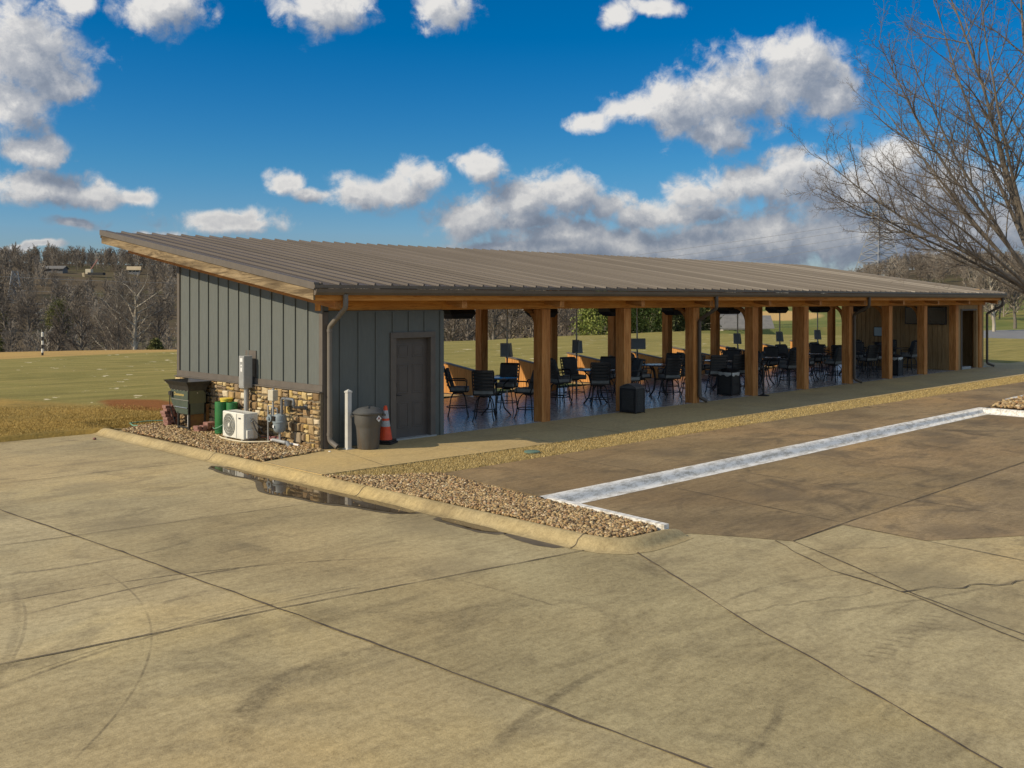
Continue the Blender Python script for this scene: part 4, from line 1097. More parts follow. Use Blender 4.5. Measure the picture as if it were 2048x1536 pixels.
def make_table():
    t = thing('bar_table', 'table', 'bar table', (0,0,0), 'round bar tables under the pavilion')
    b = MB(); b.lathe((0,0,.895), [(.49,0),(.53,.012),(.53,.026),(.50,.034)], 32); b.build('table_top', M['table_top'], t, smooth=40)
    for k in range(4):
        a = PI/4+k*PI/2; c, s = math.cos(a), math.sin(a)
        b = MB(); b.tube([(c*.34,s*.34,.89),(c*.20,s*.20,.76),(c*.13,s*.13,.5),(c*.20,s*.20,.18),(c*.36,s*.36,.0)], .02, 6); b.build('leg', M['black_metal'], t, smooth=60)
    b = MB(); b.ring((0,0,.5), .135, .014, 20, 5); b.build('leg_ring', M['black_metal'], t, smooth=50)
    return t
def furnish():
    ordn = ['first','second','third','fourth','fifth','sixth','seventh','eighth']
    rng = random.Random(17)
    # table centre, and four chairs each as (x, y, turn jitter in degrees)
    layout = [((6.20,1.75), [(5.25,1.15,8),(5.40,2.25,-10),(6.35,.78,6),(7.05,2.25,0)]),
              ((10.05,1.85), [(9.00,2.25,12),(9.42,1.15,-6),(10.85,1.30,10),(10.3,2.85,0)]),
              ((12.95,1.90), [(11.85,1.75,-8),(12.30,1.02,10),(13.75,1.30,-4),(13.2,2.95,12)]),
              ((15.95,1.75), [(14.55,1.00,25),(15.05,2.25,0),(16.75,1.10,-8),(16.3,2.75,8)]),
              ((18.60,1.80), [(17.55,1.55,6),(18.45,.80,-8),(19.45,1.35,14),(18.7,2.85,0)]),
              ((21.70,1.80), [(20.65,1.45,-12),(21.45,.80,8),(22.60,1.30,5),(21.9,2.85,-6)]),
              ((24.40,1.85), [(23.30,1.55,10),(24.10,.82,-8),(25.35,1.15,6),(24.5,2.9,0)]),
              ((27.90,1.80), [(26.75,1.50,0),(27.55,.80,14),(28.75,1.35,-8),(28.0,2.85,6)])]
    extra = {1:[(11.1,2.35,0),(9.6,2.75,-8)],2:[(12.2,2.65,6),(13.9,2.2,-5)],3:[(15.3,.75,0),(16.95,2.0,8)],4:[(17.75,2.5,-6),(19.6,2.2,0)],5:[(20.9,2.55,8),(22.7,2.15,-6)],6:[(23.5,2.45,0),(25.45,2.0,6)],7:[(27.0,2.4,5),(28.8,2.2,-5)]}
    place = ['on its near left','on its left, toward the field','on its sidewalk side','on its right, toward the field']
    tb = make_table(); chair = make_chair()
    for i, ((tx, ty), cs) in enumerate(layout):
        lab = 'dark round bar table, %s from the grey storage room' % ordn[i]
        if i == 0: tb.location = (tx, ty, .006); tb['label'] = lab
        else: dup(tb, (tx, ty, .006), rng.uniform(0, .7), lab)
        names = place[:]
        # name by where each chair really stands
        order = sorted(range(4), key=lambda k: cs[k][1])
        nm = {}
        cs = cs+extra.get(i, [])
        fr = sorted(order[:2], key=lambda k: cs[k][0]); bk = sorted(order[2:], key=lambda k: cs[k][0])
        nm[fr[0]] = 'sidewalk side left'; nm[fr[1]] = 'sidewalk side right'; nm[bk[0]] = 'field side left'; nm[bk[1]] = 'field side right'; nm[4] = 'left middle' if i != 1 else 'right middle'; nm[5] = 'right middle' if i != 1 else 'left middle'
        for k, (x, y, j) in enumerate(cs):
            a = math.atan2(ty-y, tx-x)-PI/2+rad(j)
            lab = 'black slatted bar chair at the %s table from the grey room, %s' % (ordn[i], nm[k])
            if i == 0 and k == 0:
                chair.location = (x, y, .006); chair.rotation_euler = (0,0,a); chair['label'] = lab
            else: dup(chair, (x, y, .006), a, lab)
furnish()

def bay_equipment():
    # bay dividers: boarded, sloping down toward the seating, with a dark cap
    first = None; ords = ['first','second','third','fourth','fifth','sixth','seventh','eighth']
    t = thing('bay_divider', 'first orange boarded bay divider from the grey storage room', 'divider', (0,0,0), 'boarded dividers between the hitting bays')
    b = MB(); yA, yB = 5.60, 7.35; zA, zB = .74, .975; n = 17; w = (yB-yA)/n
    for k in range(n):
        y0 = yA+k*w+.004; y1 = yA+(k+1)*w-.004; z0 = zA+(zB-zA)*(k+.0)/n; z1 = zA+(zB-zA)*(k+1)/n
        b.prism([(-.03,y0,.03),(-.03,y1,.03),(-.03,y1,z1),(-.03,y0,z0)], (.06,0,0))
    b.box(-.022, .022, yA, yB, .03, zA)
    b.build('boards', M['bay_board'], t)
    b = MB(); b.bar((0,yA-.03,zA+.018), (0,yB+.03,zB+.022), .13, .035); b.build('cap', M['brown_metal'], t)
    b = MB(); b.box(-.045, .045, yA-.092, yA-.002, 0, zA-.01); b.build('end_post', M['rafter'], t)
    t.location = (9.0, 0, 0)
    for k in range(1, 8): dup(t, (9.0+3*k, 0, 0), 0, '%s orange boarded bay divider from the grey storage room' % ords[k])
    # tracking screens on poles
    def screen_pole(x, y, kind, lab):
        t = thing('screen_pole', lab, 'screen pole', (x, y, 0), 'ball-tracking screens on poles, one per bay')
        b = MB(); b.tube([(x,y,0),(x,y,3.55)], .025, 10); b.lathe((x,y,0), [(.11,0),(.11,.012),(.04,.02)], 14); b.build('pole', M['pole'], t, smooth=40)
        def panel(c, yaw, w, h, tilt=.12):
            c = Vector(c); d = Vector((math.sin(yaw), -math.cos(yaw), 0)); r = Vector((math.cos(yaw), math.sin(yaw), 0)); up = Vector((0,0,1))*math.cos(tilt)+d*-math.sin(tilt)*-1*.0+d*math.sin(tilt)*-1
            up.normalize(); nn = r.cross(up).normalized()
            if nn.dot(d) < 0: nn = -nn
            q = MB(); q.obox(c, r*w/2, nn*.035, up*h/2); o = q.build('screen_case', M['screen_grey'], t, bevel=.01)
            q = MB(); q.obox(c+nn*.036, r*(w/2-.025), nn*.002, up*(h/2-.03)); q.build('screen', M['screen'], o)
        if kind == 'pair':
            panel((x-.20,y-.09,1.37), -.75, .24, .40); panel((x+.03,y-.09,1.36), .55, .30, .40)
        elif kind == 'wide': panel((x-.12,y-.10,1.36), .02-.72, .56, .36)
        else: panel((x-.14,y-.09,1.37), -1.15, .22, .42); panel((x+.0,y-.09,1.35), -.3, .24, .40)
        q = MB(); q.tube([(x-.12,y-.08,1.18),(x-.10,y-.10,1.02),(x-.05,y-.08,.92),(x-.03,y-.05,1.0),(x,y-.03,1.12)], .009, 6); q.build('cable', M['cable'], t)
    kinds = ['pair','narrow','wide','pair','pair','pair','pair']
    od = ['first','second','third','fourth','fifth','sixth','seventh']
    for k in range(7):
        screen_pole(9.75+3.06*k, 5.0, kinds[k], 'grey %s tracking screen on a thin pole, %s bay from the grey room' % ({'pair':'twin','narrow':'edge-on','wide':'wide'}[kinds[k]], od[k]))
    # hitting mats on the tee line
    for k in range(8):
        x = 7.5+3*k; b = MB(); b.box(x-.75, x+.75, 5.85, 7.35, .0, .022)
        o = tag(b.build('hitting_mat', M['turf'], None, bevel=.006), 'green turf hitting mat in the %s bay from the grey room' % ords[k], 'hitting mat', 'green hitting mats on the tee line')
    # radiant heaters under the roof
    od = ['first','second','third','fourth','fifth','sixth','seventh','eighth']
    for k in range(8):
        x = 4.85+2.93*k
        t = thing('patio_heater', 'black hooded ceiling heater under the eave, %s from the grey room' % od[k], 'heater', (x, 2.0, 2.3), 'black ceiling heaters under the pavilion roof')
        b = MB()
        prof = [(-.06,2.62),(.30,2.62),(.30,2.50),(.22,2.345),(-.02,2.345),(-.10,2.50)]
        b.prism([(x-.02 if z > 2.4 else x+.12, 2.0+y, z) for y, z in prof], (0,0,0)) if False else None
        top = [(x-.06,1.88,2.61),(x+.74,1.88,2.61),(x+.74,2.26,2.61),(x-.06,2.26,2.61)]; mid = [(x-.03,1.84,2.50),(x+.76,1.84,2.50),(x+.76,2.30,2.50),(x-.03,2.30,2.50)]; bot = [(x+.10,1.92,2.375),(x+.70,1.92,2.375),(x+.70,2.22,2.375),(x+.10,2.22,2.375)]
        fs = [(0,1,2,3),(11,10,9,8)]+[(i+4*l, i+4*(l+1), (i+1)%4+4*(l+1), (i+1)%4+4*l) for l in (0,1) for i in range(4)]
        b.add(top+mid+bot, fs); b.build('hood', M['black_metal'], t)
        b = MB()
        for xx in (x+.1, x+.6): b.tube([(xx,2.07,2.60),(xx,2.07,roof_z(2.07)-.06)], .012, 6)
        b.build('hanger', M['black_metal'], t)
bay_equipment()

def bin_square(x, y, lab, bag, dims=(.34,.50,.74)):
    w, d, h = dims; hx, hy = w/2, d/2
    t = thing('litter_bin', lab, 'litter bin', (x, y, 0), 'square black litter bins by the posts')
    b = MB(); b.prism([(x-hx,y-hy,.02),(x+hx,y-hy,.02),(x+hx,y+hy,.02),(x-hx,y+hy,.02)], (0,0,h-.14)); 
    for px, py in ((x-hx,y-hy),(x+hx,y-hy),(x-hx,y+hy),(x+hx,y+hy)): b.box(px-.014, px+.014, py-.014, py+.014, .0, h-.12)
    b.build('body', M['black_plastic'], t, bevel=.012)
    b = MB(); e = .012; z0 = h-.118
    for s in (-1, 1):   # pebbled side panels
        b.box(x-hx+.05, x+hx-.05, y+s*(hy+.004)-.004, y+s*(hy+.004)+.004, .08, .32); b.box(x-hx+.05, x+hx-.05, y+s*(hy+.004)-.004, y+s*(hy+.004)+.004, .35, h-.17)
        b.box(x+s*(hx+.004)-.004, x+s*(hx+.004)+.004, y-hy+.06, y+hy-.06, .08, h-.17)
    b.build('side_panel', pm('pebbled_black_panel', (.02,.02,.02), (.05,.05,.048), .8, 60.0, bump=.8, bscale=70), t)
    if bag:
        b = MB(); vs = []; n = 28; rg = random.Random(int(x*10))
        ring = []
        for lvl, (gr, z) in enumerate(((.010, h-.20), (.022, h-.12), (.006, h-.105), (-.035, h-.20))):
            for k in range(n):
                a = 2*PI*k/n; c, s = math.cos(a), math.sin(a); m_ = max(abs(c), abs(s))
                vs.append((x+(hx+gr)*c/m_, y+(hy+gr)*s/m_, z+rg.uniform(-.03, .02)*(1 if lvl != 2 else .5)))
        fs = [(l*n+k, l*n+(k+1)%n, (l+1)*n+(k+1)%n, (l+1)*n+k) for l in range(3) for k in range(n)]
        b.add(vs, fs); b.build('bag', M['bin_bag'], t, smooth=60)
    # arched lid with openings on the sides
    b = MB(); z0 = h-.12
    for s in (-1, 1):
        b.prism([(x+s*hx, y-hy, z0), (x+s*hx, y+hy, z0), (x+s*hx, y+hy*.5, z0+.06), (x+s*hx, y, z0+.09), (x+s*hx, y-hy*.5, z0+.06)], (-s*.02, 0, 0))
    sec = [(-hy-.012, z0+.005), (-hy*.5, z0+.068), (0, z0+.100), (hy*.5, z0+.068), (hy+.012, z0+.005)]
    vs = [(x-hx-.014, y+a, z) for a, z in sec]+[(x+hx+.014, y+a, z) for a, z in sec]+[(x-hx-.014, y+a, z+.022) for a, z in sec]+[(x+hx+.014, y+a, z+.022) for a, z in sec]
    fs = []
    for i in range(4): fs += [(i, i+1, 6+i, 5+i), (10+i, 15+i, 16+i, 11+i), (i, 10+i, 11+i, i+1), (5+i, 6+i, 16+i, 15+i)]
    fs += [(0,5,15,10), (4,14,19,9)]
    b.add(vs, fs); b.build('lid', M['lid'] if bag is None else M['black_plastic'], t)
bin_square(9.02, -.24, 'square black litter bin beside the second open cedar post', None)
bin_square(14.66, .62, 'square black litter bin with a pale liner left of the fourth post', True, (.42,.50,.80))
bin_square(25.75, .62, 'tall black litter bin with a pale liner at the dim right end', True, (.42,.50,.80))

def small_things():
    # stanchion
    x, y = 15.25, -.20
    t = thing('stanchion', 'slim black stanchion with a round base by the fourth post', 'stanchion', (x, y, 0))
    b = MB(); b.lathe((x,y,0), [(.17,0),(.17,.014),(.10,.03),(.03,.045)], 24); b.build('base', M['black_metal'], t, smooth=40)
    b = MB(); b.tube([(x,y,.03),(x,y,.92)], .027, 12); b.lathe((x,y,.90), [(.035,0),(.038,.05),(.025,.075)], 14); b.build('pole', M['black_metal'], t, smooth=40)
    # wall screens and board in the plank room
    for y0, y1, lab in ((1.50,2.03,'black wall screen on the plank wall, left of two'), (.34,1.10,'wide black wall screen on the plank wall beside the last posts')):
        t = thing('wall_screen', lab, 'screen', (29.95, (y0+y1)/2, 1.8), 'black screens on the plank wall')
        b = MB(); b.box(29.90, 29.972, y0, y1, 1.83, 2.55); b.build('case', M['black_metal'], t, bevel=.01)
        b = MB(); b.box(29.893, 29.8995, y0+.03, y1-.03, 1.87, 2.51); b.build('screen_panel', M['black_gloss'], t)
    t = thing('notice_board', 'pale blue framed board on the plank wall', 'notice board', (29.95, 3.18, 1.3))
    b = MB(); b.box(29.93, 29.972, 2.97, 3.40, 1.29, 1.70); b.build('frame', M['black_metal'], t)
    b = MB(); b.box(29.925, 29.9295, 3.0, 3.37, 1.32, 1.67); b.build('sheet', M['board_white'], t)
    t = thing('wall_shelf', 'small dark red shelf under the pale blue board', 'shelf', (29.9, 3.15, 1.02))
    b = MB(); b.box(29.80, 29.972, 2.95, 3.42, 1.03, 1.055); b.build('board', pm('dark_red_shelf', (.10,.03,.02), None, .6), t)
    b = MB(); b.bar((29.96,3.05,.92), (29.82,3.05,1.028), .02, .02); b.bar((29.96,3.3,.92), (29.82,3.3,1.028), .02, .02); b.build('bracket', M['black_metal'], t)
    # yellow item by the far door
    t = thing('door_wedge', 'crumpled yellow bag hanging by the far right door', 'bag', (31.55, .6, .25))
    rg = random.Random(4); V, F = ico(); b = MB(); b.add([(31.55+.06*p[0]*(1+rg.gauss(0,.2)), .60+.05*p[1], .34+.15*p[2]*(1+rg.gauss(0,.15))) for p in V], [tuple(f) for f in F]); b.build('cloth', M['yellow'], t)
    # white vinyl post
    x, y = .37, -.29
    t = thing('bollard', 'white square vinyl post with pyramid cap beside the grey bin', 'bollard', (x, y, 0))
    b = MB(); b.box(x-.047, x+.047, y-.047, y+.047, 0, 1.08); b.build('shaft', M['white_vinyl'], t, bevel=.006)
    b = MB(); b.box(x-.055, x+.055, y-.055, y+.055, 1.07, 1.095); b.add([(x-.055,y-.055,1.095),(x+.055,y-.055,1.095),(x+.055,y+.055,1.095),(x-.055,y+.055,1.095),(x,y,1.135)], [(0,1,4),(1,2,4),(2,3,4),(3,0,4)]); b.build('cap', M['white_vinyl'], t)
    b = MB(); b.box(x-.085, x+.085, y-.085, y+.085, 0, .012); b.build('base_plate', M['white_vinyl'], t)
    # round rubbish can
    x, y = .68, -.50
    t = thing('rubbish_can', 'round grey rubbish can with a domed lid and white diamond sticker', 'rubbish can', (x, y, 0))
    b = MB(); b.lathe((x,y,0), [(.195,0),(.205,.02),(.228,.36),(.236,.42),(.238,.43),(.262,.50),(.268,.62),(.272,.66),(.285,.665),(.285,.69),(.262,.69)], 36); b.build('body', M['grey_plastic'], t, smooth=35)
    b = MB(); b.lathe((x,y,.69), [(.292,-.022),(.30,-.012),(.30,.012),(.285,.022),(.25,.05),(.19,.085),(.11,.105),(.03,.11)], 36)
    b.obox((x,y,.775), (.18*.71,.18*.71,0), (-.02,.02,0), (0,0,.032)); b.build('lid', M['lid'], t, smooth=35)
    for a in (2.55, -.45):
        b = MB(); c, s = math.cos(a), math.sin(a); b.obox((x+c*.30, y+s*.30, .63), (c*.03,s*.03,0), (-s*.055,c*.055,0), (0,0,.022)); b.build('handle', M['grey_plastic'], t, bevel=.006)
    a = -1.40; c, s = math.cos(a), math.sin(a); n_ = Vector((c,s,0)); rr = Vector((-s,c,0)); o = Vector((x,y,.585))+n_*.272
    b = MB(); b.prism([o+rr*.068, o+Vector((0,0,.062)), o-rr*.068, o-Vector((0,0,.062))], n_*.006); st = b.build('sticker', M['sticker'], t)
    b = MB(); o2 = o+n_*.0065; b.prism([o2+rr*.034+Vector((0,0,-.002)), o2+Vector((0,0,.040)), o2-rr*.034+Vector((0,0,-.002))], n_*.001)
    b.prism([o2+rr*.05+Vector((0,0,-.014)), o2+rr*.05+Vector((0,0,-.006)), o2-rr*.05+Vector((0,0,-.006)), o2-rr*.05+Vector((0,0,-.014))], n_*.001); b.build('sticker_print', pm('sticker_red', (.35,.05,.04), (.10,.06,.05), .5, 40.0), st)
    # traffic cone
    x, y = 1.32, -.20
    t = thing('traffic_cone', 'orange traffic cone with two silver bands by the grey door', 'traffic cone', (x, y, 0))
    a = .5; ca, sa = math.cos(a), math.sin(a)
    b = MB(); b.obox((x,y,.02), (.19*ca,.19*sa,0), (-.19*sa,.19*ca,0), (0,0,.02)); b.obox((x,y,.062), (.17*ca,.17*sa,0), (-.17*sa,.17*ca,0), (0,0,.018)); b.build('base', M['rubber'], t, bevel=.012)
    R = lambda z: .135-(.135-.032)*(z-.08)/.66
    b = MB(); b.lathe((x,y,0), [(R(.08),.08),(R(.74),.74),(.024,.745)], 28); b.build('cone_body', M['cone'], t, smooth=40)
    for z0, z1 in ((.50,.655),(.34,.455)):
        b = MB(); b.lathe((x,y,0), [(R(z0)+.003,z0),(R(z1)+.003,z1)], 28, capb=False, capt=False); b.build('band', M['cone_band'], t, smooth=40)
    # irrigation valve lid in the straw strip
    t = tag(MB().lathe((2.55,-3.03,.0), [(.15,0),(.15,.022),(.13,.03)], 20).build('valve_lid', M['valve'], None, smooth=40), 'small green valve lid in the straw grass strip', 'valve lid')
    # yardage pole
    x, y = 8.26, 37.96
    t = thing('marker_pole', 'black and white striped yardage pole on the tan turf', 'marker pole', (x, y, -.1))
    for k in range(6):
        b = MB(); b.lathe((x,y,-.1+.205*k), [(.055,0),(.055,.205)], 12); b.build('stripe', M['pole_white'] if k % 2 else M['pole_black'], t, smooth=40)
    b = MB(); b.lathe((x,y,1.13), [(.055,0),(.03,.03)], 12); b.build('cap', M['pole_white'], t)
    # cigarette butt / pebble by the corner
    V, F = ico(); b = MB(); b.add([(-.10+.02*p[0], -.36+.035*p[1], .012+.012*p[2]) for p in V], [tuple(f) for f in F]); tag(b.build('stray_pebble', M['sticker']), 'stray pale pebble on the sidewalk at the grey room corner', 'pebble')
    V, F = ico(); b = MB(); b.add([(-2.15+.045*p[0], 5.35+.045*p[1], -.115+.03*p[2]) for p in V], [tuple(f) for f in F]); tag(b.build('stray_pebble', M['brick']), 'reddish stone lying on the lot by the far kerb end', 'stone')
small_things()

# ------------------------------------------------------------------ machinery along the stone wall
def utilities():
    # heat pump outdoor unit, faces -X
    X0, X1, Y0, Y1, Z0, Z1 = -.70, -.37, 1.72, 2.56, .07, .59
    t = thing('heat_pump', 'white heat pump outdoor unit standing on the pebbles', 'heat pump', (X0, Y0, 0))
    b = MB(); b.box(X0+.006, X1, Y0, Y1, Z0, Z1); body = b.build('casing', M['white_metal'], t, bevel=.02)
    yc, zc, R = Y1-.275, (Z0+Z1)/2+.0, .225
    b = MB(); b.tube([(X0+.012,yc,zc),(X0+.0015,yc,zc)], R, 32); g = b.build('fan_opening', M['grille'], body)
    b = MB()
    for k in range(9):
        yy = yc-R+.035+k*(2*R-.07)/8; hh = math.sqrt(max(0, R*R-(yy-yc)**2)); b.box(X0-.006, X0+.0, yy-.004, yy+.004, zc-hh, zc+hh)
    for rr in (.05,.11,.165,.225): 
        pts = [(X0-.006, yc+rr*math.cos(2*PI*i/28), zc+rr*math.sin(2*PI*i/28)) for i in range(29)]; b.tube(pts, .0035, 4, cap=False)
    b.build('grille', M['grille_w'], body)
    b = MB(); b.tube([(X0-.004,yc,zc),(X0-.008,yc,zc)], .035, 14); b.build('fan_hub', M['white_metal'], body)
    b = MB(); b.box(X0-.001, X0+.0065, Y0+.27, Y0+.275, Z0+.02, Z1-.02); b.box(X0+.02,X0+.10,Y0+.05,Y1-.08,Z1+.0005,Z1+.003); b.box(X0+.14,X0+.145,Y0+.05,Y1-.08,Z1+.0005,Z1+.003); b.box(X0+.19,X0+.195,Y0+.05,Y1-.08,Z1+.0005,Z1+.003); b.build('panel_seam', M['galv'], body)
    b = MB(); b.box(X0+.002, X0+.0075, Y0+.11, Y0+.20, Z1-.12, Z1-.092); b.build('name_plate', M['label_blue'], body)
    b = MB(); b.box(X0+.055, X0+.20, Y0-.055, Y0-.001, Z0+.03, Z0+.19); b.box(X0+.06, X0+.24, Y0-.012, Y0-.0005, Z0+.22, Z1-.05); b.build('valve_cover', M['white_metal'], body, bevel=.008)
    b = MB(); b.tube([(X0+.17,Y0-.01,Z1-.09),(X0+.17,Y0-.05,Z1-.10)], .018, 8); b.tube([(X0+.17,Y0-.01,Z1-.16),(X0+.17,Y0-.06,Z1-.165)], .02, 8); b.build('valve', M['galv'], body)
    for yy in (Y0+.10, Y1-.12):
        b = MB(); b.box(X0+.02, X1-.02, yy-.03, yy+.03, .035, Z0); b.build('foot', M['galv'], t)
    b = MB(); b.box(X0-.10, X1+.06, Y0-.02, Y1+.12, -.02, .034); tag(b.build('equipment_pad', M['walk'], None, bevel=.01), 'low concrete pad under the white heat pump', 'pad')
    # refrigerant lines and cables
    b = MB(); b.tube([(X0+.17,Y0-.05,Z1-.10),(X0+.19,Y0-.20,Z1-.20),(X0+.25,Y0-.32,.22),(-.2,1.35,.18),(-.12,1.25,.16)], .012, 7)
    b.tube([(X0+.17,Y0-.06,Z1-.165),(X0+.18,Y0-.16,.28),(X0+.22,Y0-.26,.15),(-.25,1.4,.13),(-.1,1.2,.12)], .014, 7)
    tag(b.build('cable', M['cable'], None, smooth=60), 'black insulated lines from the heat pump to the wall', 'cable')
    b = MB(); b.tube([(X0-.02,Y1+.06,.06),(X0-.07,Y1-.12,.055),(X0-.08,Y0+.3,.05),(X0-.05,Y0-.05,.05),(X0+.06,Y0-.28,.06),(-.42,1.2,.07)], .016, 8)
    tag(b.build('hose', M['hose'], None, smooth=60), 'beige hose looped around the heat pump base', 'hose')
    b = MB(); b.tube([(-.33,1.42,.10),(-.20,1.15,.10)], .028, 8); b.tube([(-.40,1.55,.13),(-.22,1.2,.13)], .02, 8)
    tag(b.build('ground_pipe', pm('dark_red_pipe', (.16,.04,.04), (.2,.06,.05), .5), None, smooth=60), 'dark red pipes behind the gas meter on the pebbles', 'pipe')
    t = thing('drain_pipe', 'white plastic drain pipe lying on the pebbles by the gas meter', 'pipe', (-.2, .9, .05))
    b = MB(); b.tube([(-.30,1.35,.075),(-.26,.98,.06)], .026, 12); b.build('pipe', M['pvc'], t, smooth=60)
    b = MB(); b.tube([(-.26,.985,.06),(-.255,.95,.059)], .031, 12); b.build('coupling', M['pvc'], t, smooth=60)
    b = MB(); b.tube([(-.255,.95,.059),(-.20,.52,.042)], .026, 12); b.build('pipe', M['pvc'], t, smooth=60)
    # tall grey electrical enclosure on a riser
    t = thing('electrical_cabinet', 'tall grey electrical cabinet on a riser pipe against the siding', 'electrical cabinet', (-.18, 2.5, 0))
    b = MB(); b.box(-.30, -.105, 2.405, 2.61, 1.02, 1.68); cab = b.build('cabinet', M['galv'], t, bevel=.006)
    b = MB(); b.box(-.306, -.3005, 2.42, 2.595, 1.05, 1.655); d = b.build('door', M['galv'], cab)
    b = MB(); b.box(-.3085, -.3065, 2.455, 2.55, 1.56, 1.635); b.box(-.3085, -.3065, 2.47, 2.53, 1.36, 1.50); b.build('label_plate', M['sticker'], d)
    b = MB(); b.box(-.312, -.3065, 2.49, 2.51, 1.44, 1.475); b.build('latch', M['black_metal'], d)
    b = MB(); b.box(-.105, -.037, 2.42, 2.60, 1.25, 1.62); b.build('mounting_block', M['trim'], cab)
    b = MB(); b.tube([(-.19,2.50,-.05),(-.19,2.50,1.03)], .052, 14); b.build('riser', M['galv'], t, smooth=60)
    # beige box on a stand
    t = thing('utility_box', 'small beige utility box on a galvanised pipe stand', 'utility box', (-.38, 1.15, 0))
    b = MB(); b.box(-.46, -.34, 1.03, 1.22, .87, 1.08); b.build('box', M['beige'], t, bevel=.012)
    b = MB(); b.lathe((-.40,1.12,1.08), [(.03,0),(.03,.02),(.012,.03)], 10); b.build('knob', M['galv'], t)
    b = MB(); b.tube([(-.40,1.12,.88),(-.40,1.12,.55)], .02, 8); b.tube([(-.40,1.12,.76),(-.40,1.30,.76),(-.40,1.30,-.05)], .016, 8); b.build('stand', M['galv'], t, smooth=60)
    # gas meter set
    t = thing('gas_meter', 'blue-grey gas meter with bent pipes against the stone wall', 'gas meter', (-.36, .95, 0))
    b = MB(); cx, cy = -.36, .94
    prof = [(.02,.27),(.085,.275),(.115,.31),(.128,.38),(.130,.455),(.138,.462),(.138,.485),(.130,.492),(.128,.56),(.115,.605),(.07,.625),(.02,.63)]
    b.lathe((cx,cy,0), prof, 24)
    meter = b.build('meter_body', M['meter_blue'], t, smooth=45)
    b = MB(); b.box(cx-.145, cx-.12, cy-.035, cy+.055, .50, .59); b.build('dial', M['black_gloss'], meter)
    b = MB(); b.box(cx-.150, cx-.1455, cy-.025, cy+.015, .37, .42); b.build('label_plate', M['sticker'], meter)
    b = MB()
    def elbow(P, r):
        P = [Vector(p) for p in P]; fine = []
        for i, p in enumerate(P):
            if 0 < i < len(P)-1:
                a = (P[i-1]-p).normalized()*.05; c = (P[i+1]-p).normalized()*.05
                for q in (0,.25,.5,.75,1): fine.append((p+a)*(1-q)**2+2*p*q*(1-q)+(p+c)*q*q)
            else: fine.append(p)
        b.tube(fine, r, 10)
    elbow([(cx,cy-.07,.60),(cx,cy-.07,.93),(cx+.02,cy-.46,.93),(cx+.02,cy-.46,.78),(-.07,cy-.48,.77)], .026)
    for p in ((cx,cy-.07,.68),(cx+.01,cy-.2,.93),(cx+.02,cy-.46,.85)): b.lathe((p[0],p[1],p[2]-.025), [(.036,0),(.036,.05)], 8)
    elbow([(cx,cy+.08,.60),(cx,cy+.08,.72),(cx,cy+.30,.72),(cx,cy+.30,.50)], .02)
    b.tube([(-.09,cy-.48,.77),(-.06,cy-.48,.77)], .055, 12)
    b.build('pipework', M['gas_pipe'], t, smooth=50)
    b = MB(); b.tube([(cx-.06,cy+.30,.52),(cx+.02,cy+.30,.52)], .075, 16); b.tube([(cx-.09,cy+.30,.52),(cx-.05,cy+.30,.52)], .035, 12); b.tube([(cx,cy+.30,.50),(cx,cy+.42,.50)], .05, 12); b.build('regulator', M['meter_blue'], t, smooth=40)
    b = MB(); b.tube([(cx,cy,.28),(cx,cy,.10)], .022, 8); b.tube([(cx,cy+.25,.10),(cx,cy-.22,.09)], .035, 10); b.tube([(cx+.02,cy-.2,.11),(cx+.05,cy-.26,.02)], .045, 10); b.build('base_pipe', M['galv'], t, smooth=50)
    for z, s in ((.88,.05),(.79,.05)):
        b = MB(); b.box(-.15, -.10, 1.02, 1.12, z-s+.005, z+s-.005); tag(b.build('junction_box', M['galv'], None, bevel=.004), 'small pale grey box on the stone wall, %s of two' % ('upper' if z > .85 else 'lower'), 'junction box', 'two small boxes on the stone wall')
    b = MB(); b.box(-.13, -.10, .58, .80, .08, .27); b.box(-.135,-.1305,.60,.78,.10,.25)
    tag(b.build('wall_vent', pm('tan_vent', (.26,.20,.13), (.3,.24,.16), .8), None, bevel=.004), 'low tan vent cover on the stone wall right of the gas meter', 'vent')
    # green ball buckets with a yellow rim behind
    for x, y, r, h, lab in ((-.36,3.24,.125,.70,'taller green ribbed plastic drum left of the heat pump'), (-.24,3.00,.115,.69,'green plastic drum half hidden behind the heat pump')):
        t = thing('drum', lab, 'drum', (x, y, .02), 'green plastic drums beside the heat pump')
        prof = [(r*.92,.02),(r*.94,.03)]
        for k in range(5): z = .05+.032*k; prof += [(r*.97,z),(r*1.03,z+.008),(r*1.03,z+.016),(r*.97,z+.024)]
        prof += [(r,.23),(r*1.01,h-.02),(r*.99,h),(r*.93,h),(r*.9,h-.03)]
        b = MB(); b.lathe((x,y,0), prof, 28); b.build('body', M['green_plastic'], t, smooth=35)
    t = tag(MB().lathe((-.20,3.30,.0), [(.12,.0),(.125,.72),(.14,.73),(.14,.755),(.12,.755)], 24).build('bucket', M['yellow'], None, smooth=40), 'yellow bucket behind the green drum', 'bucket')
    b = MB(); b.tube([(-.48,3.36,.16),(-.52,3.24,.14),(-.50,3.12,.17),(-.42,3.02,.24)], .008, 6); tag(b.build('hose', M['green_hose'], None, smooth=60), 'thin pale green hose wrapped around the green drum', 'hose')
    # ball washer / hopper machine
    xa, xb, ya, yb = -.62, -.22, 4.16, 5.02
    t = thing('hopper_machine', 'dark green range machine with a flared black hopper and gold lettering', 'machine', (xa, ya, 0))
    b = MB()      # side plates taper in toward the bottom on the far side
    pr = [(yb-.02,.88),(ya,.88),(ya,.58),(ya,.36),(yb-.30,.36),(yb-.06,.58),(yb-.02,.66)]
    b.prism([(xa, y, z) for y, z in pr], (xb-xa, 0, 0)); body = b.build('body', M['hop_green'], t, bevel=.008)
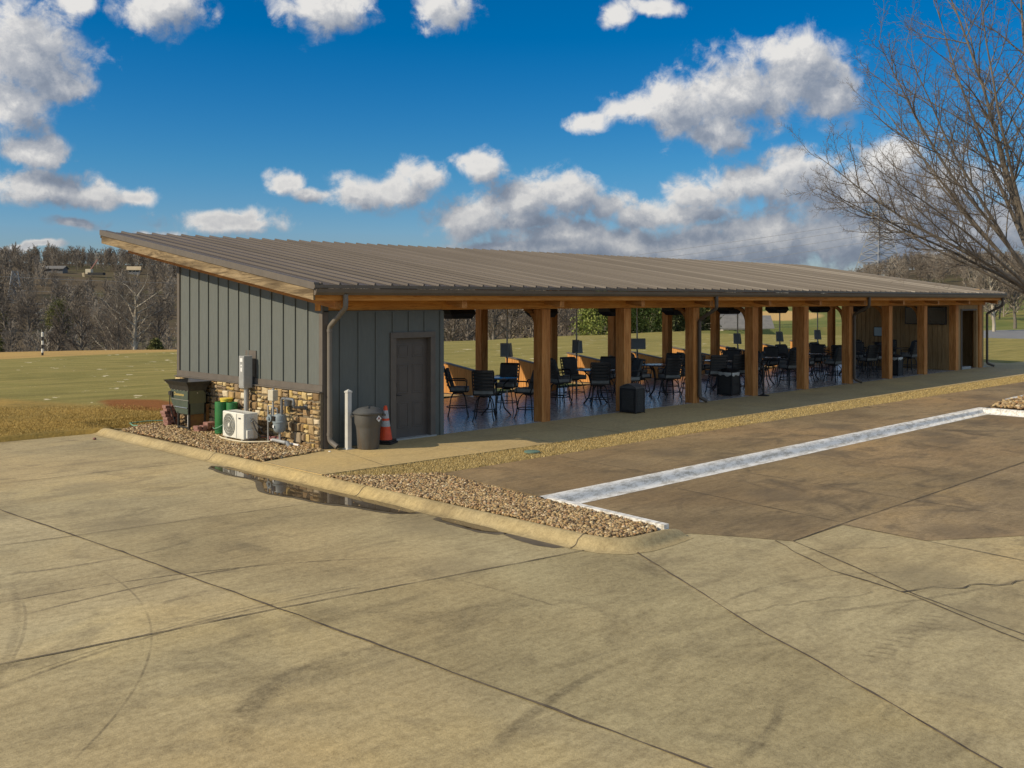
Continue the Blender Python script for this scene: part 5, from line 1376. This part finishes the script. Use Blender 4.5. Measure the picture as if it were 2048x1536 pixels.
    b = MB(); b.box(xa-.004, xa-.0005, ya+.01, yb-.05, .655, .668); b.tube([(xa-.012,yb-.20,.50),(xa-.012,ya+.05,.50)], .008, 6); b.build('seam', M['steel'], body)
    b = MB(); e = .13
    lo = [(xa-.005,ya-.005,.87),(xb+.005,ya-.005,.87),(xb+.005,yb+.0,.87),(xa-.005,yb+.0,.87)]; hi = [(xa-.10,ya-.08,1.07),(xb+.10,ya-.08,1.07),(xb+.10,yb+.14,1.07),(xa-.10,yb+.14,1.07)]
    mid = [(p[0]*.6+q[0]*.4, p[1]*.6+q[1]*.4, .925) for p, q in zip(lo, hi)]; mid = [(p[0]*.72+q[0]*.28, p[1]*.72+q[1]*.28, .97) for p, q in zip(lo, hi)]
    inn = lambda P, d: [(P[0][0]+d,P[0][1]+d,P[0][2]+.001),(P[1][0]-d,P[1][1]+d,P[1][2]+.001),(P[2][0]-d,P[2][1]-d,P[2][2]+.001),(P[3][0]+d,P[3][1]-d,P[3][2]+.001)]
    hi2, mid2, lo2 = inn(hi,.012), inn(mid,.012), inn(lo,.012)
    L = [lo, mid, hi, hi2, mid2, lo2]; vs = sum([list(q) for q in L], [])
    fs = [(4*l+k, 4*l+(k+1)%4, 4*(l+1)+(k+1)%4, 4*(l+1)+k) for l in range(5) for k in range(4)]
    b.add(vs, fs); b.build('hopper', M['hop_dark'], t)
    b = MB(); b.box(xa+.012, xb-.012, ya-.003, ya-.0005, .60, .87); b.build('side_plate', pm('olive_plate', (.085,.09,.05), (.10,.105,.06), .45, 4.0), body)
    b = MB(); b.box(xa+.05, xb+.08, ya+.02, ya+.05, .10, .56); b.build('rusty_panel', M['rust'], t)
    for (lx, ly, zt) in ((xa+.02, yb-.36, .40),(xa+.02, ya+.02, .88),(xb-.02, ya+.02, .60),(xb-.02, yb-.36, .40)):
        b = MB(); b.box(lx-.02, lx+.02, ly-.02, ly+.02, .0, zt); b.build('leg', M['hop_dark'], t)
    b = MB(); b.bar((xa+.02,yb-.36,.08),(xa+.02,ya+.02,.08),.03,.03); b.bar((xb-.02,yb-.36,.08),(xb-.02,ya+.02,.08),.03,.03); b.bar((xa+.02,yb-.36,.085),(xb-.02,yb-.36,.085),.028,.028); b.build('brace', M['hop_dark'], t)
    b = MB(); b.tube([(xa+.05,ya+.10,.36),(xa+.05,ya+.10,.10)], .025, 10); b.build('drain_pipe', M['pvc'], t, smooth=60)
    b = MB()
    for k in range(6): b.tube([(xa-.006, ya+.04+k*.15, .865),(xa-.012, ya+.04+k*.15, .865)], .011, 8)
    b.tube([(xa+.2,ya-.003,.82),(xa+.2,ya-.01,.82)], .011, 8); b.tube([(xa-.03,yb-.24,.50),(xa,yb-.24,.50)], .016, 8); b.build('bolt', M['steel'], body)
    b = MB(); b.tube([(xa-.05,yb-.05,.78),(xa+.03,yb-.05,.78)], .05, 12); b.obox((xa-.01,yb-.12,.76), (.03,0,0),(0,.025,0),(0,0,.06)); b.build('motor', M['hop_dark'], t, smooth=40)
    b = MB(); b.tube([(xa-.02,yb-.02,.74),(xa-.03,yb-.03,.55),(xa-.01,yb-.10,.35),(xa+.04,yb-.16,.12)], .010, 6); b.tube([(xb-.05,ya-.004,.86),(xb+.06,ya-.05,.80),(xb+.08,ya-.03,.62)], .014, 6); b.build('cable', M['cable'], t, smooth=60)
    # gold lettering: a big D and a line of small worn letters, too small to read in the photograph
    fc = bpy.data.curves.new('lettering', 'FONT'); fc.body = 'D'; fc.size = .105; fc.extrude = .0012
    fo = bpy.data.objects.new('lettering_tmp', fc); C.objects.link(fo); bpy.context.view_layer.update()
    me = bpy.data.meshes.new_from_object(fo); bpy.data.objects.remove(fo)
    me.transform(Matrix(((0,0,-1,-.0025),(-1,0,0,4.84-ya),(0,1,0,.745),(0,0,0,1))))
    me.materials.clear(); me.materials.append(M['gold'])
    o = bpy.data.objects.new('lettering', me); C.objects.link(o); o.parent = body
    b = MB(); rg = random.Random(2)
    for k in range(9):
        y = 4.755-.043*k
        b.box(xa-.0035, xa-.0012, y-.010, y, .748, .79); b.box(xa-.0035, xa-.0012, y-.030, y-.022, .748, .79)
        zz = rg.choice((.748,.764,.781)); b.box(xa-.0034, xa-.0012, y-.022, y-.010, zz, zz+.009)
    b.build('lettering', M['gold'], body)
    # loose bricks
    br = MB(); br.box(-.1, .1, -.048, .048, 0, .062); first = [None]; cnt = [0]
    def brick(x, y, z, rz, lab, up=None):
        if first[0] is None:
            o = br.build('brick', M['brick'], None, bevel=.005); first[0] = o
        else:
            o = first[0].copy(); C.objects.link(o)
        o.location = (x, y, z)
        o.rotation_euler = (0, 0, rz) if up is None else (0, PI/2, rz)
        tag(o, lab, 'brick', 'loose red bricks stacked by the range machine')
    rng = random.Random(6)
    cols = ['nearest the lot','second from the lot','third from the lot','against the wall']
    lay = ['bottom','second','third','fourth','fifth','sixth','top']
    for k in range(7):
        for c in range(3):
            brick(-.52+.108*c+rng.gauss(0,.014), 5.42+rng.gauss(0,.03), .02+.064*k, PI/2+rng.gauss(0,.07), 'red brick left of the range machine, %s course, %s' % (lay[k], cols[c]))
    for k in range(3):
        for c in range(4):
            if k == 2 and c < 2: continue
            brick(-.56+.105*c+rng.gauss(0,.008), 3.86+rng.gauss(0,.012), .02+.064*k, PI/2+rng.gauss(0,.05), 'red brick between range machine and green drum, %s course, %s' % (('bottom','middle','top')[k], cols[c]))
    b = MB(); b.tube([(-.62,5.9,-.03),(-.9,6.3,-.03),(-.75,6.8,-.035),(-.3,6.9,-.035),(0.2,6.6,-.03)], .014, 7); tag(b.build('hose', M['green_hose'], None, smooth=60), 'green garden hose curled on the turf by the bricks', 'hose')
utilities()

# ------------------------------------------------------------------ trees
def grow(rng, pos, d, L, r, lvl, P, out):
    n = P['seg'][lvl]; pts = [pos.copy()]; p = pos.copy(); d = d.normalized(); wob = P['wob'][lvl]; tr = P['trop'][lvl]
    for i in range(n):
        d = d+Vector((rng.gauss(0, wob), rng.gauss(0, wob), rng.gauss(0, wob)+tr)); d.normalize()
        p = p+d*(L/n); pts.append(p.copy())
    tip = P['tip'][lvl]; rs = [r*(1-(1-tip)*(i/n)) for i in range(n+1)]
    out[lvl].append((pts, rs))
    if lvl+1 >= len(P['seg']): return
    k = P['n'][lvl]; k = max(1, int(round(k*rng.uniform(.8, 1.2))))
    az0 = rng.uniform(0, 2*PI)
    for j in range(k):
        t = P['t0'][lvl]+(1.0-P['t0'][lvl])*((j+rng.random())/k); t = min(t, .995)
        i = min(int(t*n), n-1); f = t*n-i; q = pts[i].lerp(pts[i+1], f); dd = (pts[i+1]-pts[i]).normalized()
        a = az0+j*2.4+rng.gauss(0, .35); perp = dd.orthogonal().normalized(); perp.rotate(Matrix.Rotation(a, 3, dd))
        ang = rad(P['ang'][lvl])*rng.uniform(.7, 1.25)
        nd = dd*math.cos(ang)+perp*math.sin(ang)
        if P.get('flat', 0) and lvl >= 1: nd.z *= (1-P['flat'])
        LL = L*P['lr'][lvl]*rng.uniform(.65, 1.15)*(1-P['short'][lvl]*t)
        rr = min(rs[i]*.75, r*P['rr'][lvl])*rng.uniform(.8, 1.1)
        grow(rng, q, nd, LL, max(rr, P['rmin']), lvl+1, P, out)
def tubes_mesh(mb, items, n):
    for pts, rs in items: mb.tube(pts, rs, n, cap=False)
def bare_tree(name, loc, P, seed, label, cat, group, trunk_mat, twig_mat, split=2, limbs=None, sides=(9,6,4,3,3)):
    rng = random.Random(seed); out = [[] for _ in P['seg']]
    if limbs is None:
        grow(rng, Vector((0,0,-.15)), Vector((rng.gauss(0,.06), rng.gauss(0,.06), 1)), P['H'], P['R'], 0, P, out)
    else:
        th, tr, L = limbs
        pts = [Vector((0,0,-.2)), Vector((.03,0,.25)), Vector((.02,.02,1.2)), Vector((0,.04,2.2)), Vector((-.03,.08,th))]
        out[0].append((pts, [tr*1.35, tr*1.1, tr, tr*.98, tr*.95]))
        for (az, el, ln, r0, z0) in L:
            d = Vector((math.cos(el)*math.sin(az), math.cos(el)*math.cos(az), math.sin(el)))
            grow(rng, Vector((0, .05, z0)), d, ln, r0*.8, 1, P, out)
    T = thing(name, label, cat, loc, group)
    b = MB()
    for l in range(split): tubes_mesh(b, out[l], sides[l])
    k = MB(); k.v = b.v; k.f = b.f; k.att = b.att
    def put(nm, q, m):
        me = bpy.data.meshes.new(nm); me.from_pydata(q.v, [], q.f); me.materials.append(m); me.polygons.foreach_set('use_smooth', [True]*len(me.polygons)); me.update()
        o = bpy.data.objects.new(nm, me); C.objects.link(o); o.parent = T
    put('trunk', b, trunk_mat)
    b = MB()
    for l in range(split, len(out)): tubes_mesh(b, out[l], sides[l])
    put('crown', b, twig_mat)
    return T

def ground_at(u, D):
    az = YAW+math.atan((u-1024)/FPX); d = D/math.cos(az-YAW)
    x = CAMP.x+math.sin(az)*d; y = CAMP.y+math.cos(az)*d
    return x, y, float(terrain_z(x, y))

def big_tree():
    P = dict(seg=(1,10,7,5,3), wob=(0,.05,.10,.15,.2), trop=(0,.028,.07,.06,.04), tip=(.8,.12,.22,.35,.6), n=(0,15,12,6,0), t0=(0,.22,.10,.12,0),
             ang=(0,42,44,48,0), lr=(0,.42,.40,.42,0), short=(0,.6,.5,.4,0), rr=(0,.34,.42,.5,0), rmin=.0038)
    left = math.atan2(-.712, .702)        # azimuth of picture-left in the world
    L = []
    # limbs fanning toward picture-left, low to high
    for el, ln, r0, da, z0 in ((22,6.0,.055,-.25,2.85),(24,6.8,.06,.1,2.8),(28,6.9,.065,.40,2.85),(30,7.0,.06,-.35,2.78),(48,8.0,.07,.45,2.9),(35,7.4,.075,.05,2.9),(42,7.2,.07,.7,2.95),(46,8.0,.075,-.25,2.9),(53,8.4,.08,.2,3.0),(60,8.8,.08,-.6,3.0),(66,9.2,.085,.6,3.05),(72,9.8,.095,0.0,3.05),
                               (80,9.8,.12,1.5,3.05),(55,8.0,.10,1.5,2.95),(40,7,.08,2.2,2.9),(58,8.0,.10,-1.7,2.95),(35,6.5,.08,-2.2,2.85),(62,8.5,.1,3.0,3.0)):
        L.append((left+da, rad(el), ln, r0, z0))
    bare_tree('bare_tree', (19.0, -6.75, .0), P, 41, 'large leafless tree spreading over the right end of the pavilion roof', 'tree', None, M['bark'], M['twig'], 3, (3.1, .22, L), (12,8,5,3,3))
big_tree()

MIDP = dict(seg=(6,5,4,3), wob=(.05,.12,.16,.2), trop=(.0,.07,.04,.02), tip=(.3,.2,.3,.5), n=(15,11,7,0), t0=(.18,.15,.15,0), ang=(48,44,42,0), lr=(.52,.42,.38,0), short=(.45,.45,.4,0), rr=(.42,.45,.5,0), rmin=.018)
def mid_trees():
    G = 'leafless trees beyond the range'
    # u, D, height, label, pale?
    specs = [(268,98,9.2,'pale-barked sycamore with wide white limbs left of the pavilion',1,.68),(222,103,8.0,'pale-limbed leaning leafless tree left of the sycamore by the range edge',1,.66),(235,86,5.4,'multi-stemmed leafless tree standing behind the striped pole',0,.7),
             (160,100,6.4,'leafless tree with a rounded crown behind the striped pole, far side',0,.6),(205,112,8,'grey leafless tree between sycamore and left pylon',0,.5),(110,118,8,'slender grey leafless tree right of the left pylon',0,.5),
             (900,88,6.2,'dark leafless tree seen just right of the grey storage room',0,.6),(938,95,7,'thin leafless tree seen through the first open bay',0,.5),(985,84,6.5,'forking leafless tree behind the first tracking screen',0,.6),(1022,92,6.4,'spreading leafless tree right of the first screen pole',0,.6),(1062,98,6.0,'leafless tree behind the first open cedar post',0,.55),
             (1128,104,6.5,'fan-shaped leafless shrub tree left of the evergreens',0,.7),
             (1468,132,7.5,'pale leafless tree beside the grey house roofs',1,.55),(1486,140,7,'small leafless tree right of the grey house roofs',0,.55),
             (1988,118,8.2,'white-trunked leafless tree right of the pavilion end',1,.5),(2030,126,8.5,'leafless tree at the right edge beyond the road',0,.55),(1962,150,8,'leafless tree above the right end of the pavilion roof',0,.5),
             (60,150,10,'tall grey leafless tree by the left pylon base',0,.45),(15,128,9,'leafless tree at the far left edge beyond the turf',0,.5),(316,120,8.5,'leafless tree close to the pavilion\'s far left wall edge',0,.5)]
    for i, (u, D, H, lab, pale, sp) in enumerate(specs):
        x, y, z = ground_at(u, D)
        P = dict(MIDP); P['H'] = H*.80; P['R'] = .12+.012*H; P['n'] = (19,13,8,0); P['rmin'] = .014
        P['lr'] = (sp, .46, .40, 0); P['t0'] = ((.16 if sp > .55 else .3), .15, .15, 0); P['trop'] = (.0, .09 if sp < .55 else .05, .04, .02)
        if sp >= .7: P['ang'] = (40,40,40,0); P['t0'] = (.03,.12,.12,0); P['R'] = .10
        bare_tree('bare_tree', (x, y, z-.1), P, 100+i, lab, 'tree', G, M['bark_pale'] if pale else M['bark'], M['twig_grey'] if pale else M['twig'], 2, None, (7,5,3,3))
mid_trees()

def evergreen(u, D, H, Wd, seed, lab, stops):
    rng = np.random.default_rng(seed); x, y, z = ground_at(u, D)
    T = thing('evergreen_tree', lab, 'tree', (x, y, z-.1), 'evergreens beyond the range')
    b = MB(); b.tube([(x,y,z-.2),(x+.05,y,z+H*.5),(x,y,z+H*.95)], [.18,.12,.03], 7); b.build('trunk', M['bark'], T)
    n = 5200; nc = 230
    # clumps through the crown's volume
    ct = rng.uniform(.02, 1, nc)**.9; prof = np.where(ct < .25, .75+ct, 1.0-(ct-.25)/.75*.92)
    ca = rng.uniform(0, 2*PI, nc); cr = Wd/2*prof*np.sqrt(rng.uniform(.25, 1, nc))*rng.uniform(.8, 1.15, nc)
    cc = np.stack([cr*np.cos(ca), cr*np.sin(ca), ct*H], -1); tone = np.clip(rng.normal(.5, .2, nc), 0, 1)
    k = rng.integers(0, nc, n*2); off = rng.normal(0, 1, (n*2, 3))*np.array([.24, .24, .30])*Wd/3.2
    c = cc[k]+off; s = rng.uniform(.05, .13, (n*2, 1))
    a = rng.normal(0, 1, (n*2, 3)); a /= np.linalg.norm(a, axis=1, keepdims=True); bb = np.cross(a, rng.normal(0, 1, (n*2, 3))); bb /= np.linalg.norm(bb, axis=1, keepdims=True)
    V = np.stack([c-a*s, c+a*s, c+bb*s*1.6+np.array([0,0,.05])], 1).reshape(-1, 3); V[:, 2] = np.maximum(V[:, 2], .05)
    F = np.arange(len(V)).reshape(-1, 3)
    np_mesh('crown', V, F, attr_mat('evergreen_leaf_%s' % stops[0], stops[1], .9, None, 0, .1), np.repeat(np.clip(tone[k]+rng.normal(0, .12, n*2), 0, 1), 3), T)
GR1 = ('green', [(0,(.06,.085,.022)),(.5,(.17,.21,.055)),(1,(.29,.31,.10))]); GR2 = ('dark', [(0,(.04,.05,.02)),(.5,(.12,.13,.048)),(1,(.24,.22,.085))])
for (u, D, H, Wd, sd_, lab, st) in [(1196,92,6.3,4.2,1,'bright green conifer nearest the fan-shaped shrub',GR1),(1248,94,5.8,3.6,2,'green conifer second from the left in the evergreen row',GR1),(1292,95,6.2,4.0,3,'green conifer in the middle of the evergreen row',GR1),(1352,97,5.6,3.6,4,'dark evergreen behind the third cedar post',GR2),(1406,98,5.2,3.2,5,'dark evergreen at the right end of the row, left of the house',GR2),
     (116,175,6.5,7.5,6,'wide dark cedar on the slope right of the left pylon',GR2),(2,150,6,4,7,'dark green cedar cut by the left picture edge',GR2),(312,110,2.2,2.6,8,'low dark evergreen bush at the foot of the sycamore',GR2),(870,100,4,3,9,'low dark evergreen hidden behind the grey storage room',GR2)]:
    evergreen(u, D, H, Wd, sd_, lab, st)

# ------------------------------------------------------------------ far wooded hills: one mass
def forest(name, spans, label, seed):
    rng = np.random.default_rng(seed); pr = random.Random(seed)
    protos = []
    for k in range(8):
        out = [[], [], []]
        lowb = k % 2
        P = dict(seg=(3,2,1), wob=(.04,.12,.1), trop=(0,.10,.05), tip=(.25,.3,.5), n=((22 if lowb else 15),5,0), t0=((.06 if lowb else .34),.1,0), ang=(42,38,0), lr=(.42,.5,0), short=(.35,.4,0), rr=(.35,.5,0), rmin=.012)
        grow(pr, Vector((0,0,-.05)), Vector((pr.gauss(0,.05), pr.gauss(0,.05), 1)), .9, .016, 0, P, out)
        V = []; F = []
        for lvl, its in enumerate(out):
            for pts, rs in its:
                for i in range(len(pts)-1):
                    p, q = pts[i], pts[i+1]; d = (q-p).normalized(); a = d.orthogonal().normalized(); c = d.cross(a); k0 = len(V)
                    w0 = max(rs[i], (.010,.0055,.0036)[lvl]*.8); w1 = max(rs[i+1], (.006,.0036,.0026)[lvl]*.8)
                    for (pp, w) in ((p, w0), (q, w1)):
                        for t in (0, 2.094, 4.189): o = pp+(a*math.cos(t)+c*math.sin(t))*w; V.append((o.x, o.y, o.z))
                    F += [(k0,k0+1,k0+4,k0+3),(k0+1,k0+2,k0+5,k0+4),(k0+2,k0,k0+3,k0+5)]
        protos.append((np.array(V), np.array(F)))
    VV = []; FF = []; AA = []; base = 0
    for (u0, u1, D0, D1, n, h0, h1) in spans:
        for i in range(n):
            u = rng.uniform(u0, u1); D = D0+(D1-D0)*rng.uniform(0, 1)**.85; x, y, z = ground_at(u, D)
            # leave the clearing by the far construction site open
            if 120 < u < 240 and 285 < D < 355 or 250 < u < 290 and 300 < D < 360 or 60 < u < 150 and 335 < D < 352: continue
            V, F = protos[rng.integers(0, 8)]; H = rng.uniform(h0, h1)*(1.15 if rng.random() < .12 else 1); a = rng.uniform(0, 2*PI); c, s = math.cos(a), math.sin(a); wd = H*rng.uniform(.85, 1.15)
            W_ = np.stack([(V[:,0]*c-V[:,1]*s)*wd+x, (V[:,0]*s+V[:,1]*c)*wd+y, V[:,2]*H+z], -1)
            VV.append(W_); FF.append(F+base); base += len(V); AA.append(np.full(len(V), np.clip(rng.normal(.5, .24), 0, 1)))
    m = bpy.data.materials.get('winter_wood') or attr_mat('winter_wood', [(0,(.10,.086,.072)),(.35,(.19,.162,.132)),(.7,(.27,.235,.195)),(.9,(.32,.285,.24)),(1,(.38,.345,.295))], .95, None, 0, .05)
    o = np_mesh(name, np.vstack(VV), np.vstack(FF), m, np.concatenate(AA)); tag(o, label, 'woodland', None, 'stuff')
forest('woodland', [(-260,930,175,300,420,4.5,7.5),(-260,930,290,440,900,5,8),(-260,930,420,525,480,4,6.5)], 'leafless winter woodland covering the hill on the left', 51)
forest('woodland', [(1690,2400,300,450,520,5,8),(930,1500,290,400,150,5,8),(1690,2350,430,520,200,6,8)], 'leafless winter woodland on the hill behind the pavilion and to the right', 52)
forest('hedgerow', [(-160,380,112,150,62,3,5.5),(880,1140,108,150,60,4,7),(1930,2200,150,210,40,6,9),(1480,1720,255,285,26,5,8)], 'scrubby leafless hedgerow along the range edge', 53)

# ------------------------------------------------------------------ pylons, wires and small far things
def pylon(u, D, zb, H, w, lab, thin=1.0):
    x, y, _ = ground_at(u, D); T = thing('lattice_pylon', lab, 'pylon', (x, y, zb), 'steel lattice pylons')
    b = MB(); a = YAW+.4; ca, sa = math.cos(a), math.sin(a)
    def pt(i, t):       # four legs tapering to a waist
        hw = w/2*(1-t*1.05 if t < .62 else .35-.55*(t-.62)); cx, cy = ((-1,-1),(1,-1),(1,1),(-1,1))[i]
        px, py = cx*hw, cy*hw; return Vector((x+px*ca-py*sa, y+px*sa+py*ca, zb+H*t))
    ts = [0,.12,.23,.33,.42,.50,.57,.63,.70,.77,.84,.91,1.0]; rt = w*.014*thin
    for t0, t1 in zip(ts[:-1], ts[1:]):
        for i in range(4):
            j = (i+1) % 4
            b.bar(pt(i,t0), pt(i,t1), rt*1.6, rt*1.6); b.bar(pt(i,t0), pt(j,t1), rt, rt); b.bar(pt(j,t0), pt(i,t1), rt, rt); b.bar(pt(i,t1), pt(j,t1), rt, rt)
    b.build('tower', M['lattice'], T)
    tips = []
    for t, L in ((.70,.46),(.82,.40),(.94,.34)):
        b = MB(); c0 = Vector((x, y, zb+H*t)); dirv = Vector((math.cos(a+PI*.0), math.sin(a), 0))
        for s in (-1, 1):
            tip = c0+dirv*s*w*L*1.5; tips.append(tip)
            for dz in (-.012, .028): b.bar(c0+Vector((0,0,H*dz)), tip, rt*1.2, rt*1.2)
            for q in (.35, .7): b.bar(c0.lerp(tip, q)+Vector((0,0,H*.026*(1-q))), c0.lerp(tip, q)-Vector((0,0,H*.012*(1-q))), rt, rt)
        b.build('cross_arm', M['lattice'], T)
    return tips
def wire(p, q, sag, r, lab):
    p = Vector(p); q = Vector(q); pts = []
    for i in range(25): t = i/24; c = p.lerp(q, t); c.z -= 4*sag*t*(1-t); pts.append(c)
    b = MB(); b.tube(pts, r, 4, cap=False); return tag(b.build('power_line', M['wire']), lab, 'power line', 'power lines strung between the pylons')
def at(u, v, D):
    az = YAW+math.atan((u-1024)/FPX); d = D/math.cos(az-YAW); return Vector((CAMP.x+math.sin(az)*d, CAMP.y+math.cos(az)*d, CAMP.z+(HY-v)/FPX*D))
pylon(1758, 400, CAMP.z+(HY-562)/FPX*400, 33, 15, 'tall steel lattice pylon rising behind the bare tree', .82)
pylon(1976, 520, CAMP.z+(HY-556)/FPX*520, 17, 9, 'small distant lattice pylon at the right above the pavilion end')
pylon(30, 250, CAMP.z+(HY-690)/FPX*250, 18.5, 9, 'thin lattice pylon against the wooded hill at far left', .55)
for k, (v0, v1) in enumerate(((547,562),(573,588),(597,613))):
    wire(at(-120, v0-1, 236), at(420, v1+6, 262), .35, .035, '%s of three pale power lines crossing the left hill' % ('top','middle','bottom')[k])
for k, (u0, v0, u1, v1) in enumerate(((1757,440,1180,545),(1757,452,1260,548),(1757,466,1360,551),(1757,480,1450,553))):
    wire(at(u0, v0, 400), at(u1-700, v1+40, 560), 4.0, .06, '%s dark power line sloping left from the tall pylon' % ('topmost','second','third','lowest')[k])

def far_house(name, u, D, v_base, w, d, h, rh, rot, wall, roof, lab):
    p = at(u, v_base, D) if v_base else Vector(ground_at(u, D))+Vector((0,0,.3)); T = thing(name, lab, 'house', p); ca, sa = math.cos(rot), math.sin(rot)
    X = lambda a, c, z: (p.x+a*ca-c*sa, p.y+a*sa+c*ca, p.z+z)
    b = MB(); b.add([X(-w/2,-d/2,-1),X(w/2,-d/2,-1),X(w/2,d/2,-1),X(-w/2,d/2,-1),X(-w/2,-d/2,h),X(w/2,-d/2,h),X(w/2,d/2,h),X(-w/2,d/2,h),X(-w/2,0,h+rh*.95),X(w/2,0,h+rh*.95)], [(0,1,5,4),(1,2,6,9,5),(2,3,7,6),(3,0,4,8,7),(3,2,1,0)]); wl = b.build('wall', wall, T)
    b = MB(); e = .45
    for s in (-1, 1): b.add([X(-w/2-e,s*(d/2+e),h-.12),X(w/2+e,s*(d/2+e),h-.12),X(w/2+e,0,h+rh),X(-w/2-e,0,h+rh),X(-w/2-e,s*(d/2+e),h-.3),X(w/2+e,s*(d/2+e),h-.3),X(w/2+e,0,h+rh-.2),X(-w/2-e,0,h+rh-.2)], [(0,1,2,3),(7,6,5,4),(0,4,5,1),(1,5,6,2),(2,6,7,3),(3,7,4,0)])
    b.build('roof', roof, T)
    for k in (-.3, 0, .3):
        for s in (-1, 1):
            b = MB(); b.add([X(k*w-.5,s*(d/2+.02),h*.35),X(k*w+.5,s*(d/2+.02),h*.35),X(k*w+.5,s*(d/2+.02),h*.8),X(k*w-.5,s*(d/2+.02),h*.8)], [(0,1,2,3)]); b.build('window', M['window'], wl)
far_house('house', 1452, 126, 668, 4.6, 5.5, 1.5, 1.5, -YAW+.5, M['house_wall'], M['roof_shingle'], 'grey-roofed house left gable, seen between cedar posts')
far_house('house', 1488, 120, 668, 5.4, 5.0, .9, 1.35, -YAW-.1, M['house_wall'], M['roof_shingle'], 'grey hipped house roof right of the gable, behind the tracking screen')
far_house('house', 268, 360, None, 4.0, 3.4, 1.3, 1.2, -YAW+.3, M['house_wall'], pm('tan_roof', (.5,.4,.26), (.42,.33,.2), .9, .5), 'small pale house with a tan roof high on the left hill')
far_house('house', 1972, 380, None, 5.5, 4, 2.4, 1.6, -YAW, pm('white_house', (.75,.75,.75), None, .8), M['roof_shingle'], 'tiny white house on the right hillside')
far_house('house', 105, 352, None, 9, 4, 1.2, .9, -YAW, pm('grey_house', (.15,.145,.14), (.18,.175,.17), .8, .3), M['roof_shingle'], 'long low grey building half hidden in the left hill trees')
def digger():
    p = Vector(ground_at(186, 340))+Vector((0,0,.4)); r = Vector((math.cos(YAW), -math.sin(YAW), 0)); f = Vector((math.sin(YAW), math.cos(YAW), 0)); up = Vector((0,0,1))
    T = thing('crane_truck', 'tiny crane truck with raised red boom on the left hill clearing', 'crane truck', p)
    b = MB(); b.obox(p+r*1.2+up*.7, r*2.6, f*1.1, up*.45); b.build('chassis', M['pole_black'], T)
    b = MB(); b.obox(p-r*1.3+up*1.5, r*.9, f*1.0, up*.8); b.build('cab', pm('cream_cab', (.7,.62,.45), None, .5), T)
    b = MB(); b.bar(p-r*.9+up*2.0, p+r*1.6+up*5.6, .32, .32); b.build('boom', pm('red_boom', (.34,.14,.11), (.42,.24,.20), .5), T)
    b = MB(); b.bar(p-r*3.4+up*1.0, p-r*2.4-up*3.2, .5, .7); b.build('ramp', pm('ramp_tan', (.5,.42,.28), None, .8), T)
digger()
def far_road():
    b = MB(); P = []
    for u, D0, D1 in ((1950,84,120),(2000,86,121),(2060,88,122),(2160,90,126),(2400,92,140)):
        P.append((ground_at(u, D0), ground_at(u, D1)))
    vs = []; fs = []
    for i, (a, c) in enumerate(P):
        for k in range(7):
            t = k/6; q = Vector(a).lerp(Vector(c), t); vs.append((q.x, q.y, float(terrain_z(q.x, q.y))+.05))
    for i in range(len(P)-1):
        for k in range(6): fs.append((i*7+k, i*7+k+1, (i+1)*7+k+1, (i+1)*7+k))
    b.add(vs, fs); struct(b.build('road', M['asphalt'], smooth=60), 'grey asphalt road beyond the turf at far right', 'road')
far_road()
